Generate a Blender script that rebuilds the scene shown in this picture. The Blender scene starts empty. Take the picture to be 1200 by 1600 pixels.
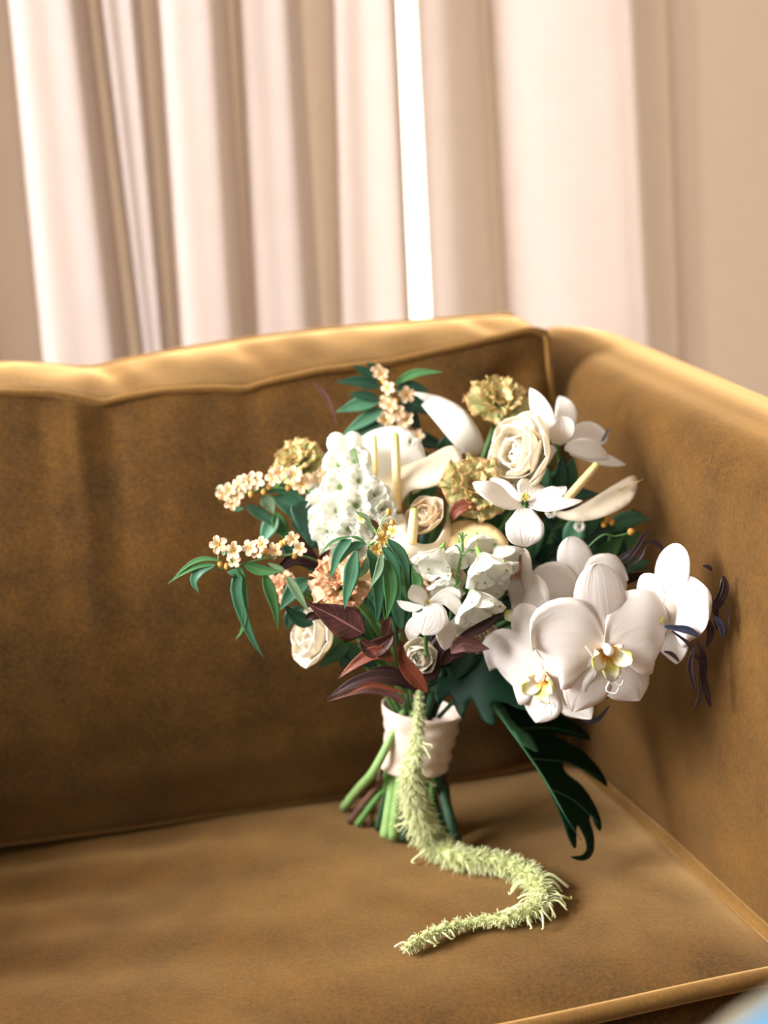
import bpy, math, random
from mathutils import Vector, Matrix, noise, geometry
random.seed(7)
scene = bpy.context.scene
COL = scene.collection
V = Vector

# ---------------------------------------------------------------- camera
FPX = 2200.0                       # focal length in pixels of the 1200x1600 frame
PITCH, ROLL = math.radians(13), math.radians(4)
SEAT = 0.45                        # height of the seat
CAM = V((0, 0, SEAT + 0.64))
FWD = V((0, math.cos(PITCH), -math.sin(PITCH)))
UP0 = V((0, math.sin(PITCH), math.cos(PITCH)))
RT0 = V((1, 0, 0))
RT = RT0 * math.cos(ROLL) - UP0 * math.sin(ROLL)
UP = UP0 * math.cos(ROLL) + RT0 * math.sin(ROLL)
cd = bpy.data.cameras.new('camera'); cam = bpy.data.objects.new('camera', cd); COL.objects.link(cam)
m3 = Matrix((RT, UP, -FWD)).transposed()
cam.matrix_world = Matrix.Translation(CAM) @ m3.to_4x4()
cd.sensor_fit = 'AUTO'; cd.sensor_width = 36; cd.lens = FPX / 1600 * 36
cd.clip_start = 0.02; cd.clip_end = 50
cd.dof.use_dof = True; cd.dof.focus_distance = 1.20; cd.dof.aperture_fstop = 2.5
scene.camera = cam

# ---------------------------------------------------------------- light
def lin(c):
    return tuple(((x / 255) / 12.92 if x / 255 <= 0.04045 else ((x / 255 + 0.055) / 1.055) ** 2.4) for x in c)
w = bpy.data.worlds.new('world'); scene.world = w; w.use_nodes = True
w.node_tree.nodes['Background'].inputs[0].default_value = (0.95, 0.975, 1.0, 1)
w.node_tree.nodes['Background'].inputs[1].default_value = 0.34
def area(name, loc, target, sx, sy, power, col):
    l = bpy.data.lights.new(name, 'AREA'); l.shape = 'RECTANGLE'; l.size = sx; l.size_y = sy
    l.energy = power; l.color = col
    o = bpy.data.objects.new(name, l); COL.objects.link(o); o.location = loc
    o.rotation_euler = (V(target) - V(loc)).to_track_quat('-Z', 'Y').to_euler()
    return o
# daylight entering by the window in the left wall
WLX = -2.3
area('window_daylight', (WLX + 0.06, 0.72, 1.68), (0.0, 1.25, 0.9), 1.6, 1.3, 272, (1.0, 0.98, 0.965))
scene.view_settings.view_transform = 'Standard'; scene.view_settings.look = 'None'
scene.view_settings.gamma = 1; scene.view_settings.use_curve_mapping = False
scene.view_settings.exposure = 0.0

# ---------------------------------------------------------------- pixel -> place
def ray(x, y):
    return FWD + RT * ((x - 600) / FPX) - UP * ((y - 800) / FPX)
def on_z(x, y, z):
    r = ray(x, y); return CAM + r * ((z - CAM.z) / r.z)
def on_seat(x, y, h=0.0):
    return on_z(x, y, SEAT + h)
Y0 = 1.31                          # distance at which the stems stand on the seat
def P(x, y, d):
    r = ray(x, y); return CAM + r * ((Y0 + d) / r.y)
def on_plane(x, y, p, n):
    r = ray(x, y); return CAM + r * ((p - CAM).dot(n) / r.dot(n))
def px(n, d=-0.08):
    return n * (Y0 + d) * 1.02 / FPX
def wv(r, u, t):                   # right, up, towards the viewer
    return V((r, -t, u)).normalized()
FACE = wv(0, .25, 1)

# ---------------------------------------------------------------- materials
MATS = {}
def mat(name, rgb, rough=.6, var=.12, vscale=60, sheen=0, transl=0, rgb2=None, tcol=None, spec=.3, bump=0, bscale=300,
        uv=None, sub=0, coat=0, ribs=0):
    """procedural material; uv=(colour at base, colour at tip) follows the length of a petal, 'vein' draws a midrib"""
    if name in MATS: return MATS[name]
    m = bpy.data.materials.new(name); m.use_nodes = True
    nt = m.node_tree; N = nt.nodes; L = nt.links
    b = N['Principled BSDF']; out = N['Material Output']
    c1 = lin(rgb); c2 = lin(rgb2) if rgb2 else tuple(x * (1 - var * 2.2) for x in c1)
    tc = N.new('ShaderNodeTexCoord'); ns = N.new('ShaderNodeTexNoise')
    ns.inputs['Scale'].default_value = vscale; ns.inputs['Detail'].default_value = 4
    L.new(tc.outputs['Object'], ns.inputs['Vector'])
    cr = N.new('ShaderNodeValToRGB'); cr.color_ramp.elements[0].position = .35; cr.color_ramp.elements[1].position = .65
    cr.color_ramp.elements[0].color = (*c2, 1); cr.color_ramp.elements[1].color = (*c1, 1)
    L.new(ns.outputs['Fac'], cr.inputs['Fac'])
    col = cr.outputs['Color']
    if uv:
        um = N.new('ShaderNodeUVMap'); um.uv_map = 'UVMap'
        sp = N.new('ShaderNodeSeparateXYZ'); L.new(um.outputs['UV'], sp.inputs[0])
        if uv[0] == 'vein':
            # u runs 0..1 across: midrib at 0.5, side veins slanting away from it
            a = N.new('ShaderNodeMath'); a.operation = 'SUBTRACT'; L.new(sp.outputs['X'], a.inputs[0]); a.inputs[1].default_value = .5
            ab = N.new('ShaderNodeMath'); ab.operation = 'ABSOLUTE'; L.new(a.outputs[0], ab.inputs[0])
            r1 = N.new('ShaderNodeMapRange'); L.new(ab.outputs[0], r1.inputs[0])
            r1.inputs[1].default_value = .0; r1.inputs[2].default_value = .045; r1.inputs[3].default_value = 1; r1.inputs[4].default_value = 0
            s1 = N.new('ShaderNodeMath'); s1.operation = 'MULTIPLY_ADD'; L.new(ab.outputs[0], s1.inputs[0]); s1.inputs[1].default_value = -.45; L.new(sp.outputs['Y'], s1.inputs[2])
            s2 = N.new('ShaderNodeMath'); s2.operation = 'MULTIPLY'; L.new(s1.outputs[0], s2.inputs[0]); s2.inputs[1].default_value = 9
            s3 = N.new('ShaderNodeMath'); s3.operation = 'FRACT'; L.new(s2.outputs[0], s3.inputs[0])
            r2 = N.new('ShaderNodeMapRange'); L.new(s3.outputs[0], r2.inputs[0])
            r2.inputs[1].default_value = 0; r2.inputs[2].default_value = .14; r2.inputs[3].default_value = .3; r2.inputs[4].default_value = 0
            mx = N.new('ShaderNodeMath'); mx.operation = 'MAXIMUM'; L.new(r1.outputs[0], mx.inputs[0]); L.new(r2.outputs[0], mx.inputs[1])
            mi = N.new('ShaderNodeMixRGB'); L.new(mx.outputs[0], mi.inputs[0]); L.new(col, mi.inputs[1]); mi.inputs[2].default_value = (*lin(uv[1]), 1)
            col = mi.outputs[0]
        else:
            r = N.new('ShaderNodeValToRGB'); els = r.color_ramp.elements
            k = len(uv)
            while len(els) < k: els.new(.5)
            for i, (p, c) in enumerate(uv):
                els[i].position = p; els[i].color = (*lin(c), 1)
            L.new(sp.outputs['Y'], r.inputs['Fac'])
            mi = N.new('ShaderNodeMixRGB'); mi.blend_type = 'MULTIPLY'; mi.inputs[0].default_value = 1
            L.new(r.outputs['Color'], mi.inputs[1]); L.new(col, mi.inputs[2]); col = mi.outputs[0]
    L.new(col, b.inputs['Base Color'])
    b.inputs['Roughness'].default_value = rough; b.inputs['Specular IOR Level'].default_value = spec
    if sheen:
        b.inputs['Sheen Weight'].default_value = sheen; b.inputs['Sheen Roughness'].default_value = .35
        b.inputs['Sheen Tint'].default_value = (*lin((255, 222, 180)), 1)
    if coat: b.inputs['Coat Weight'].default_value = coat
    if bump:
        n2 = N.new('ShaderNodeTexNoise'); n2.inputs['Scale'].default_value = bscale; n2.inputs['Detail'].default_value = 3
        L.new(tc.outputs['Object'], n2.inputs['Vector'])
        bp = N.new('ShaderNodeBump'); bp.inputs['Strength'].default_value = bump; bp.inputs['Distance'].default_value = .002
        L.new(n2.outputs['Fac'], bp.inputs['Height']); L.new(bp.outputs[0], b.inputs['Normal'])
    if ribs:                       # fine lengthwise ribs of a petal
        um2 = N.new('ShaderNodeUVMap'); um2.uv_map = 'UVMap'
        mp = N.new('ShaderNodeMapping'); mp.inputs['Scale'].default_value = (13, 1.6, 1); L.new(um2.outputs[0], mp.inputs['Vector'])
        n4 = N.new('ShaderNodeTexNoise'); n4.inputs['Scale'].default_value = 1; n4.inputs['Detail'].default_value = 2; L.new(mp.outputs[0], n4.inputs['Vector'])
        b4 = N.new('ShaderNodeBump'); b4.inputs['Strength'].default_value = ribs; b4.inputs['Distance'].default_value = .0016
        L.new(n4.outputs['Fac'], b4.inputs['Height']); L.new(b4.outputs[0], b.inputs['Normal'])
    if transl:
        tr = N.new('ShaderNodeBsdfTranslucent')
        if tcol: tr.inputs['Color'].default_value = (*lin(tcol), 1)
        else: L.new(col, tr.inputs['Color'])
        mx = N.new('ShaderNodeMixShader'); mx.inputs[0].default_value = transl
        L.new(b.outputs[0], mx.inputs[1]); L.new(tr.outputs[0], mx.inputs[2]); L.new(mx.outputs[0], out.inputs['Surface'])
    MATS[name] = m
    return m

def velvet(name, hi, lo, sheen):
    m = bpy.data.materials.new(name); m.use_nodes = True
    nt = m.node_tree; N = nt.nodes; L = nt.links; b = N['Principled BSDF']
    tc = N.new('ShaderNodeTexCoord')
    n1 = N.new('ShaderNodeTexNoise'); n1.inputs['Scale'].default_value = 14; n1.inputs['Detail'].default_value = 5; n1.inputs['Roughness'].default_value = .65
    n2 = N.new('ShaderNodeTexNoise'); n2.inputs['Scale'].default_value = 300; n2.inputs['Detail'].default_value = 4
    n3 = N.new('ShaderNodeTexNoise'); n3.inputs['Scale'].default_value = 1400; n3.inputs['Detail'].default_value = 2
    for n in (n1, n2, n3): L.new(tc.outputs['Object'], n.inputs['Vector'])
    a = N.new('ShaderNodeMath'); a.operation = 'MULTIPLY_ADD'; L.new(n2.outputs['Fac'], a.inputs[0]); a.inputs[1].default_value = .8; L.new(n1.outputs['Fac'], a.inputs[2])
    a2 = N.new('ShaderNodeMath'); a2.operation = 'MULTIPLY_ADD'; L.new(n3.outputs['Fac'], a2.inputs[0]); a2.inputs[1].default_value = .25; L.new(a.outputs[0], a2.inputs[2])
    cr = N.new('ShaderNodeValToRGB'); cr.color_ramp.elements[0].position = .80; cr.color_ramp.elements[1].position = 1.12
    cr.color_ramp.elements[1].position = 1.0; cr.color_ramp.elements[0].color = (*lin(lo), 1); cr.color_ramp.elements[1].color = (*lin(hi), 1)
    mr = N.new('ShaderNodeMapRange'); L.new(a2.outputs[0], mr.inputs[0]); mr.inputs[1].default_value = .75; mr.inputs[2].default_value = 1.3
    cr.color_ramp.elements[0].position = 0; cr.color_ramp.elements[1].position = 1
    L.new(mr.outputs[0], cr.inputs['Fac']); L.new(cr.outputs[0], b.inputs['Base Color'])
    b.inputs['Roughness'].default_value = .85; b.inputs['Specular IOR Level'].default_value = .12
    b.inputs['Sheen Weight'].default_value = sheen; b.inputs['Sheen Roughness'].default_value = .45
    b.inputs['Sheen Tint'].default_value = (*lin((255, 206, 140)), 1)
    bp = N.new('ShaderNodeBump'); bp.inputs['Strength'].default_value = .18; bp.inputs['Distance'].default_value = .001
    L.new(n2.outputs['Fac'], bp.inputs['Height']); L.new(bp.outputs[0], b.inputs['Normal'])
    return m
VELVET = velvet('mustard_velvet', (94, 62, 20), (44, 27, 7), 1.0)
VELVET_PIPE = velvet('mustard_velvet_piping', (126, 92, 46), (98, 70, 32), 1.0)

# ---------------------------------------------------------------- mesh helpers
WM = {}                            # world matrix of what has been built
def world_of(o): return WM[o] if o is not None else Matrix.Identity(4)
def mesh_of(name, vs, fs, uvs=None, smooth=True, mis=None):
    me = bpy.data.meshes.new(name); me.from_pydata([tuple(v) for v in vs], [], fs)
    if uvs is not None:
        ul = me.uv_layers.new(name='UVMap')
        vi = [0] * len(me.loops); me.loops.foreach_get('vertex_index', vi)
        ul.data.foreach_set('uv', [c for i in vi for c in uvs[i]])
    if smooth: me.polygons.foreach_set('use_smooth', [True] * len(me.polygons))
    if mis: me.polygons.foreach_set('material_index', mis)
    me.update(); return me
def link(name, data, parent=None, M=None):
    """M: world matrix"""
    o = bpy.data.objects.new(name, data); COL.objects.link(o)
    M = M if M is not None else Matrix.Identity(4)
    if parent is not None:
        o.parent = parent; o.matrix_basis = world_of(parent).inverted() @ M
    else: o.matrix_basis = M
    WM[o] = M.copy()
    return o
def obj(name, vs, fs, m, parent=None, uvs=None, smooth=True, mis=None):
    c = sum((V(v) for v in vs), V()) / len(vs)
    me = mesh_of(name, [V(v) - c for v in vs], fs, uvs, smooth, mis)
    for k in (m if isinstance(m, (list, tuple)) else [m]): me.materials.append(k)
    return link(name, me, parent, Matrix.Translation(c))
def empty(name, loc):
    o = link(name, None, None, Matrix.Translation(V(loc))); o.empty_display_size = .05; return o
def tag(o, label, cat, group=None):
    o['label'] = label; o['category'] = cat
    if group: o['group'] = group
    return o
def struct(o): o['kind'] = 'structure'; return o

def spline(pts, n):
    """Catmull-Rom through pts, n+1 samples, evenly by parameter"""
    p = [V(q) for q in pts]
    if len(p) == 2: return [p[0].lerp(p[1], i / n) for i in range(n + 1)]
    e = [p[0] * 2 - p[1]] + p + [p[-1] * 2 - p[-2]]
    out = []
    k = len(p) - 1
    for i in range(n + 1):
        t = i / n * k; s = min(int(t), k - 1); f = t - s
        a, b, c, d = e[s:s + 4]
        out.append(.5 * ((2 * b) + (c - a) * f + (2 * a - 5 * b + 4 * c - d) * f * f + (3 * b - a - 3 * c + d) * f ** 3))
    return out
def table(tb, t):
    if t <= tb[0][0]: return tb[0][1]
    for (a, x), (b, y) in zip(tb, tb[1:]):
        if t <= b:
            f = (t - a) / (b - a); f = f * f * (3 - 2 * f) if len(tb) < 4 else f
            return x + (y - x) * f
    return tb[-1][1]
def p_leaf(t): return max(.03, math.sin(math.pi * t ** .8) ** .9 * (1 - .15 * t))
def p_lance(t): return max(.02, math.sin(math.pi * t ** .72))
def p_petal(t): return max(.04, (math.sin(math.pi * min(1, t * .5 + .0)) ** .8) * (1 - max(0, (t - .55) / .45) ** 2.6) ** .5 * 1.02)
def p_round(t): return max(.04, (.22 + .78 * math.sin(math.pi / 2 * min(1, t / .5))) * (1 - max(0, (t - .5) / .5) ** 2.2) ** .5)
def p_point(t): return max(.03, (.2 + .8 * math.sin(math.pi / 2 * min(1, t / .5))) * (1 - max(0, (t - .5) / .5) ** 1.6) ** .8)
def p_strap(t): return max(.05, min(1, .35 + t * 1.6) * (1 - max(0, (t - .5) / .5) ** 2) ** .7)

def blade_geo(pts, w, face, prof=p_leaf, n=12, m=3, cup=0., ruf=0., rf=3., thick=.0006, seed=0, tipcurl=0., twist=0.):
    """a leaf or petal: closed thin shell along a spine. cup>0 lifts the edges to the faced side"""
    sp = spline(pts, 40); vs = []; uvs = []
    fa = [V(f) for f in (face if isinstance(face, (list, tuple)) and not isinstance(face[0], (int, float)) else [face])]
    Ns = []
    for i in range(n + 1):
        t = (1 - math.cos(math.pi * i / n)) / 2
        k = t * 40; a = min(int(k), 39); c = sp[a].lerp(sp[a + 1], k - a)
        T = (sp[min(a + 2, 40)] - sp[max(a - 1, 0)]).normalized()
        f = fa[0] if len(fa) == 1 else fa[0].lerp(fa[1], t)
        N = (f - T * f.dot(T)).normalized(); B = T.cross(N)
        if twist:
            q = Matrix.Rotation(twist * t, 3, T); N = q @ N; B = q @ B
        hw = w * prof(t)
        for j in range(-m, m + 1):
            s = j / m
            h = cup * hw * s * s
            if ruf: h += ruf * w * (abs(s) ** 1.5 * .8 + .35 * t * t) * noise.noise(V((s * rf * .7 + seed * 7.3, t * rf + seed * 3.1, seed * 1.7)))
            vs.append(c + B * (s * hw) + N * h); Ns.append(N); uvs.append((.5 + s / 2, t))
    K = 2 * m + 1; Z = len(vs); fs = []
    vs += [v - N * thick for v, N in zip(vs, Ns)]; uvs += uvs[:]
    for i in range(n):
        for j in range(K - 1):
            a, b, c, d = i * K + j, i * K + j + 1, (i + 1) * K + j + 1, (i + 1) * K + j
            fs.append((a, b, c, d)); fs.append((Z + d, Z + c, Z + b, Z + a))
        fs.append((i * K, (i + 1) * K, Z + (i + 1) * K, Z + i * K))
        fs.append((i * K + K - 1, Z + i * K + K - 1, Z + (i + 1) * K + K - 1, (i + 1) * K + K - 1))
    for j in range(K - 1):
        fs.append((j, Z + j, Z + j + 1, j + 1)); b = n * K
        fs.append((b + j, b + j + 1, Z + b + j + 1, Z + b + j))
    return vs, fs, uvs
def blade(name, parent, mt, pts, w, face=None, **k):
    v, f, u = blade_geo(pts, w, face if face is not None else FACE, **k)
    return obj(name, v, f, mt, parent, u)
def tube_geo(pts, rad, n=16, k=8, cap=True):
    sp = spline(pts, n); vs = []; fs = []
    rr = rad if isinstance(rad, (list, tuple)) else [rad, rad]
    prev = None
    for i, c in enumerate(sp):
        T = (sp[min(i + 1, n)] - sp[max(i - 1, 0)]).normalized()
        A = prev if prev is not None else (V((0, 0, 1)) if abs(T.z) < .9 else V((1, 0, 0)))
        A = (A - T * A.dot(T)).normalized(); prev = A; B = T.cross(A)
        x = i / n * (len(rr) - 1); a = min(int(x), len(rr) - 2); r = rr[a] + (rr[a + 1] - rr[a]) * (x - a)
        for j in range(k):
            q = 2 * math.pi * j / k; vs.append(c + A * (math.cos(q) * r) + B * (math.sin(q) * r))
    for i in range(n):
        for j in range(k):
            fs.append((i * k + j, i * k + (j + 1) % k, (i + 1) * k + (j + 1) % k, (i + 1) * k + j))
    if cap: fs.append(tuple(range(k - 1, -1, -1))); fs.append(tuple(n * k + j for j in range(k)))
    return vs, fs, [(.5, (i // k) / n) for i in range(len(vs))]
def tube(name, parent, m, pts, rad, **k):
    v, f, u = tube_geo(pts, rad, **k); return obj(name, v, f, m, parent, u)
def merge(parts, mis=None):
    vs, fs, us, mi = [], [], [], []
    for q, (v, f, u) in enumerate(parts):
        o = len(vs); vs += v; us += u; fs += [tuple(i + o for i in x) for x in f]; mi += [(mis[q] if mis else 0)] * len(f)
    return vs, fs, us, mi
def box_geo(a, b):
    x0, y0, z0 = a; x1, y1, z1 = b
    v = [V(p) for p in ((x0, y0, z0), (x1, y0, z0), (x1, y1, z0), (x0, y1, z0), (x0, y0, z1), (x1, y0, z1), (x1, y1, z1), (x0, y1, z1))]
    return v, [(3, 2, 1, 0), (4, 5, 6, 7), (0, 1, 5, 4), (1, 2, 6, 5), (2, 3, 7, 6), (3, 0, 4, 7)], [(0, 0)] * 8

# ================================================================ the room
BA = math.radians(10)              # the sofa back and the wall behind stand at this angle
bx = V((math.cos(BA), math.sin(BA), 0)); bn = V((math.sin(BA), -math.cos(BA), 0))   # along the back to the right / out into the room
WALLM = mat('plaster_wall', (214, 200, 182), .9, .03, 8)
FLOORM = mat('oak_floor', (84, 58, 38), .5, .15, 6)
WHITE = mat('white_paint', (232, 228, 220), .5, .02, 8)
def slab(name, a, b, m, rot=0, at=(0, 0, 0)):
    v, f, u = box_geo(a, b); M = Matrix.Translation(V(at)) @ Matrix.Rotation(rot, 4, 'Z')
    return struct(obj(name, [M @ p for p in v], f, m, None, u, smooth=False))
W0 = V((0, 2.12, 0))               # a point of the back wall's face
CZ = 2.75
slab('floor', (-2.6, -3.0, -.1), (3.0, 3.6, 0), FLOORM)
slab('ceiling', (-2.6, -3.0, CZ), (3.0, 3.6, CZ + .1), WHITE)
# back wall round the window behind the curtains: pier to each side, panel over and under
WX0, WX1, WZ0, WZ1 = -.55, .85, .35, 2.3
def wall_with_hole(name, at, rot, x0, x1, hx0, hx1, hz0, hz1, t):
    vs, fs, us, _ = merge([box_geo((x0, 0, 0), (hx0, t, CZ)), box_geo((hx1, 0, 0), (x1, t, CZ)),
                           box_geo((hx0, 0, 0), (hx1, t, hz0)), box_geo((hx0, 0, hz1), (hx1, t, CZ))])
    M = Matrix.Translation(V(at)) @ Matrix.Rotation(rot, 4, 'Z')
    return struct(obj(name, [M @ p for p in vs], fs, WALLM, None, us, smooth=False)), M
_, MB = wall_with_hole('wall_back', W0, BA, -2.4, 3.0, WX0, WX1, WZ0, WZ1, .15)
_, ML = wall_with_hole('wall_left', (WLX, -3, 0), math.pi / 2, 0, 4.8, 2.87, 4.57, .98, 2.38, .15)
slab('wall_right', (2.75, -3, 0), (2.9, 2.6, CZ), WALLM)
def window(name, M, x0, x1, z0, z1, lit):
    f = .05
    vs, fs, us, _ = merge([box_geo((x0, .05, z0), (x0 + f, .12, z1)), box_geo((x1 - f, .05, z0), (x1, .12, z1)),
                           box_geo((x0 + f, .05, z0), (x1 - f, .12, z0 + f)), box_geo((x0 + f, .05, z1 - f), (x1 - f, .12, z1))])
    o = struct(obj(name, [M @ p for p in vs], fs, WHITE, None, us, smooth=False))
    zm = z0 + .74 * (z1 - z0)
    for a, b in ((z0 + f, zm), (zm, z1 - f)):
        v, q, u = box_geo((x0 + f, .08, a), (x1 - f, .085, b)); obj('pane', [M @ p for p in v], q, lit, o, u, smooth=False)
    v, q, u = box_geo((x0 + f, .06, zm - .02), (x1 - f, .078, zm + .02)); obj('glazing_bar', [M @ p for p in v], q, WHITE, o, u, smooth=False)
    return o
def lit_pane(name, col, s):
    m = bpy.data.materials.new(name); m.use_nodes = True; nt = m.node_tree
    e = nt.nodes.new('ShaderNodeEmission'); e.inputs[0].default_value = (*lin(col), 1); e.inputs[1].default_value = s
    nt.links.new(e.outputs[0], nt.nodes['Material Output'].inputs['Surface']); return m
window('window_1', MB, WX0, WX1, WZ0, WZ1, lit_pane('window_sunlit', (255, 244, 226), 4.0))
window('window_2', ML, 2.87, 4.57, .98, 2.38, lit_pane('window_daylit', (250, 250, 255), 1.5))

# ---------------------------------------------------------------- curtains: cross-section given by where each fold meets the frame
CURT = mat('cream_linen_curtain', (170, 157, 154), .85, .02, 25, transl=.15, tcol=(246, 220, 196), spec=.1, bump=.05, bscale=500)
cw = W0 + bn * .20                 # mid plane of the folds
def curtain(name, ctrl, label):
    """ctrl: (x at the frame's top, x at y=540, metres in front of the mid plane)"""
    lo, hi = [], []
    for xt, xb, q in ctrl:
        a = on_plane(xt, 0, cw + bn * q, bn); b = on_plane(xb, 540, cw + bn * q, bn)
        f = lambda z: a.lerp(b, (a.z - z) / (a.z - b.z))
        lo.append(f(.02)); hi.append(f(CZ - .09).lerp(a + V((0, 0, CZ - .09 - a.z)), .5))
        lo[-1].z = .02; hi[-1].z = CZ - .09
    n = len(ctrl) * 7; L0 = spline(lo, n); L1 = spline(hi, n); rows = 26; vs = []; fs = []; us = []
    for r in range(rows + 1):
        t = r / rows
        for i in range(n + 1):
            p = L0[i].lerp(L1[i], t)
            w_ = noise.noise(V((i * .09, t * 3.1, 2.2))) * .006
            vs.append(p + bn * w_); us.append((i / n, t))
    K = n + 1; Z = len(vs)
    for r in range(rows):
        for i in range(n): fs.append((r * K + i, r * K + i + 1, (r + 1) * K + i + 1, (r + 1) * K + i))
    return tag(obj(name, vs, fs, CURT, None, us), label, 'curtain')
cl = []
for xl, xr, bl, br, k in ((-330, -215, -300, -180, 0), (-190, -110, -170, -90, 0), (-90, -22, -75, 8, 0), (16, 130, 62, 196, 1), (140, 228, 212, 268, 1), (256, 366, 284, 396, 1), (386, 474, 404, 506, 1), (540, 629, 542, 650, 2)):
    w_ = xr - xl; v_ = br - bl; h_ = min(1, min(w_, v_) / 100); h_ *= h_
    cl += [(xl + .03 * w_, bl + .03 * v_, -.03), (xl + .14 * w_, bl + .14 * v_, .022), (xl + .5 * w_, bl + .5 * v_, .022 + .013 * h_)]
    if k == 2: cl += [(xl + .9 * w_, bl + .9 * v_, .046), (xr, br, .03)]
    else: cl += [(xl + .84 * w_, bl + .84 * v_, .024 + .017 * h_), (xr, br, .005), (xr + 3, br + 3, -.05)]
curtain('curtain', cl, 'cream curtain hanging in narrow pleats on the shaded side of the bright gap')
cr_ = [(655, 679, .0), (672, 692, .03), (700, 722, .035), (735, 762, .012), (752, 784, -.03), (766, 798, .0), (810, 850, .035), (880, 920, .062), (950, 985, .085), (984, 1014, .08), (1002, 1032, -.0),
       (1022, 1048, -.07), (1046, 1066, -.06), (1068, 1084, -.07), (1082, 1100, -.115), (1110, 1125, -.125), (1170, 1180, -.13), (1240, 1245, -.13), (1300, 1305, -.06), (1400, 1405, -.03), (1500, 1505, -.08), (1600, 1605, -.03), (1700, 1705, -.08)]
curtain('curtain', cr_, 'cream curtain with one broad smooth fold beside the bright gap')
rod = empty('curtain_rod', cw + V((0, 0, CZ - .07)))
tag(rod, 'slim metal curtain rod above the cream curtains', 'curtain rod')
BRASS = mat('dark_brass', (110, 92, 60), .35, .05); BRASS.node_tree.nodes['Principled BSDF'].inputs['Metallic'].default_value = 1
tube('pole', rod, BRASS, [cw - bx * 1.3 + V((0, 0, CZ - .07)), cw + bx * 1.9 + V((0, 0, CZ - .07))], .014, n=2, k=12)
for s in (-1.25, 0.3, 1.85):
    tube('bracket', rod, BRASS, [cw + bx * s + V((0, 0, CZ - .07)), cw + bx * s - bn * .20 + V((0, 0, CZ - .07))], .007, n=2, k=8)

# ================================================================ the sofa
AR0 = on_seat(925, 1180); AA = math.radians(-75)
ad = V((math.cos(AA), math.sin(AA), 0)); an = V((ad.y, -ad.x, 0))      # along the arm to the front / into the seat
if an.x > 0: an = -an
sofa = empty('sofa', (AR0.x - .6, AR0.y - .2, 0))
tag(sofa, 'mustard velvet sofa with high square padded arm beside the bouquet', 'sofa')
def arm(name, base, along, into, L0, L1, thick, ztop, r):
    """rounded upholstered arm; base lies on its inner face"""
    sec = []
    zb = .12
    sec.append((.0, zb)); sec += [(.004 * math.sin(math.pi * i / 6), zb + (ztop - r - zb) * i / 6) for i in range(1, 6)]
    for i in range(9):
        q = math.pi / 2 * i / 8; sec.append((-r + r * math.cos(q), ztop - r + r * math.sin(q)))
    for i in range(1, 6): sec.append((-r - (thick - 2 * r) * i / 6, ztop + .004 * math.sin(math.pi * i / 6)))
    for i in range(9):
        q = math.pi / 2 * i / 8; sec.append((-thick + r - r * math.sin(q), ztop - r + r * math.cos(q)))
    sec.append((-thick, zb))
    n = 48; vs = []; fs = []
    ends = [(L0, 0)] + [(L0 + (L1 - L0) * i / n, 1) for i in range(n + 1)] + [(L1, 0)]
    S = len(sec)
    for k, (s, full) in enumerate(ends):
        e = min(s - L0, L1 - s); sh = .018 * max(0, 1 - e / .03) ** 2
        for (i_, z) in sec:
            cx = -thick / 2; ii = cx + (i_ - cx) * (1 - sh / thick * 2 * (1 if full else 1.6)); zz = z - sh * ((z - zb) / (ztop - zb)) + .05 * max(0, min(1, (.34 - s) / .5)) * ((z - zb) / (ztop - zb))
            w_ = noise.noise(V((s * 5, z * 6, 3 + i_ * 3))) * .004
            vs.append(base + along * s + into * (ii + w_) + V((0, 0, zz + w_ * .6)))
    for k in range(len(ends) - 1):
        for j in range(S - 1): fs.append((k * S + j, (k + 1) * S + j, (k + 1) * S + j + 1, k * S + j + 1))
    fs.append(tuple(range(S))); fs.append(tuple((len(ends) - 1) * S + j for j in range(S - 1, -1, -1)))
    return obj(name, vs, fs, VELVET, sofa)
flat = V((AR0.x, AR0.y, 0))
arm('arm', flat, ad, an, -.26, .60, .15, SEAT + .405, .05)
FARL = 1.06
left_in = flat - bx * FARL - bn * .05
arm('arm', left_in, bn, bx, -.2, .50, .15, SEAT + .405, .05)
# low back frame behind the cushion, seat base and legs
def sofa_box(name, u0, u1, n0, n1, z0, z1, m=None):
    vs, fs, us = box_geo((u0, n0, z0), (u1, n1, z1))
    M = Matrix(((bx.x, bn.x, 0, flat.x), (bx.y, bn.y, 0, flat.y), (0, 0, 1, 0), (0, 0, 0, 1)))
    o = obj(name, [M @ v for v in vs], fs, m or VELVET, sofa, us, smooth=False)
    bv = o.modifiers.new('bevel', 'BEVEL'); bv.width = .012; bv.segments = 3
    return o
sofa_box('back_frame', -FARL, .0, -.275, -.19, .12, SEAT + .38)
sofa_box('seat_base', -FARL + .002, -.004, -.19, .40, .12, SEAT - .145)
WOODM = mat('walnut_leg', (70, 46, 30), .4, .1)
for u in (-FARL + .05, -.06):
    for nn in (-.16, .34):
        c = flat + bx * u + bn * nn
        tube('leg', sofa, WOODM, [c + V((0, 0, .12)), c], [.024, .016], n=2, k=12)

# ---------------------------------------------------------------- seat cushion
G = V((0, 0, 1))
RB = flat + ad * -.16 + an * .004; RF = flat + ad * .505 + an * .004
fr = on_seat(800, 1588) - on_seat(1200, 1501); fr.z = 0; fr.normalize()
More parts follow.
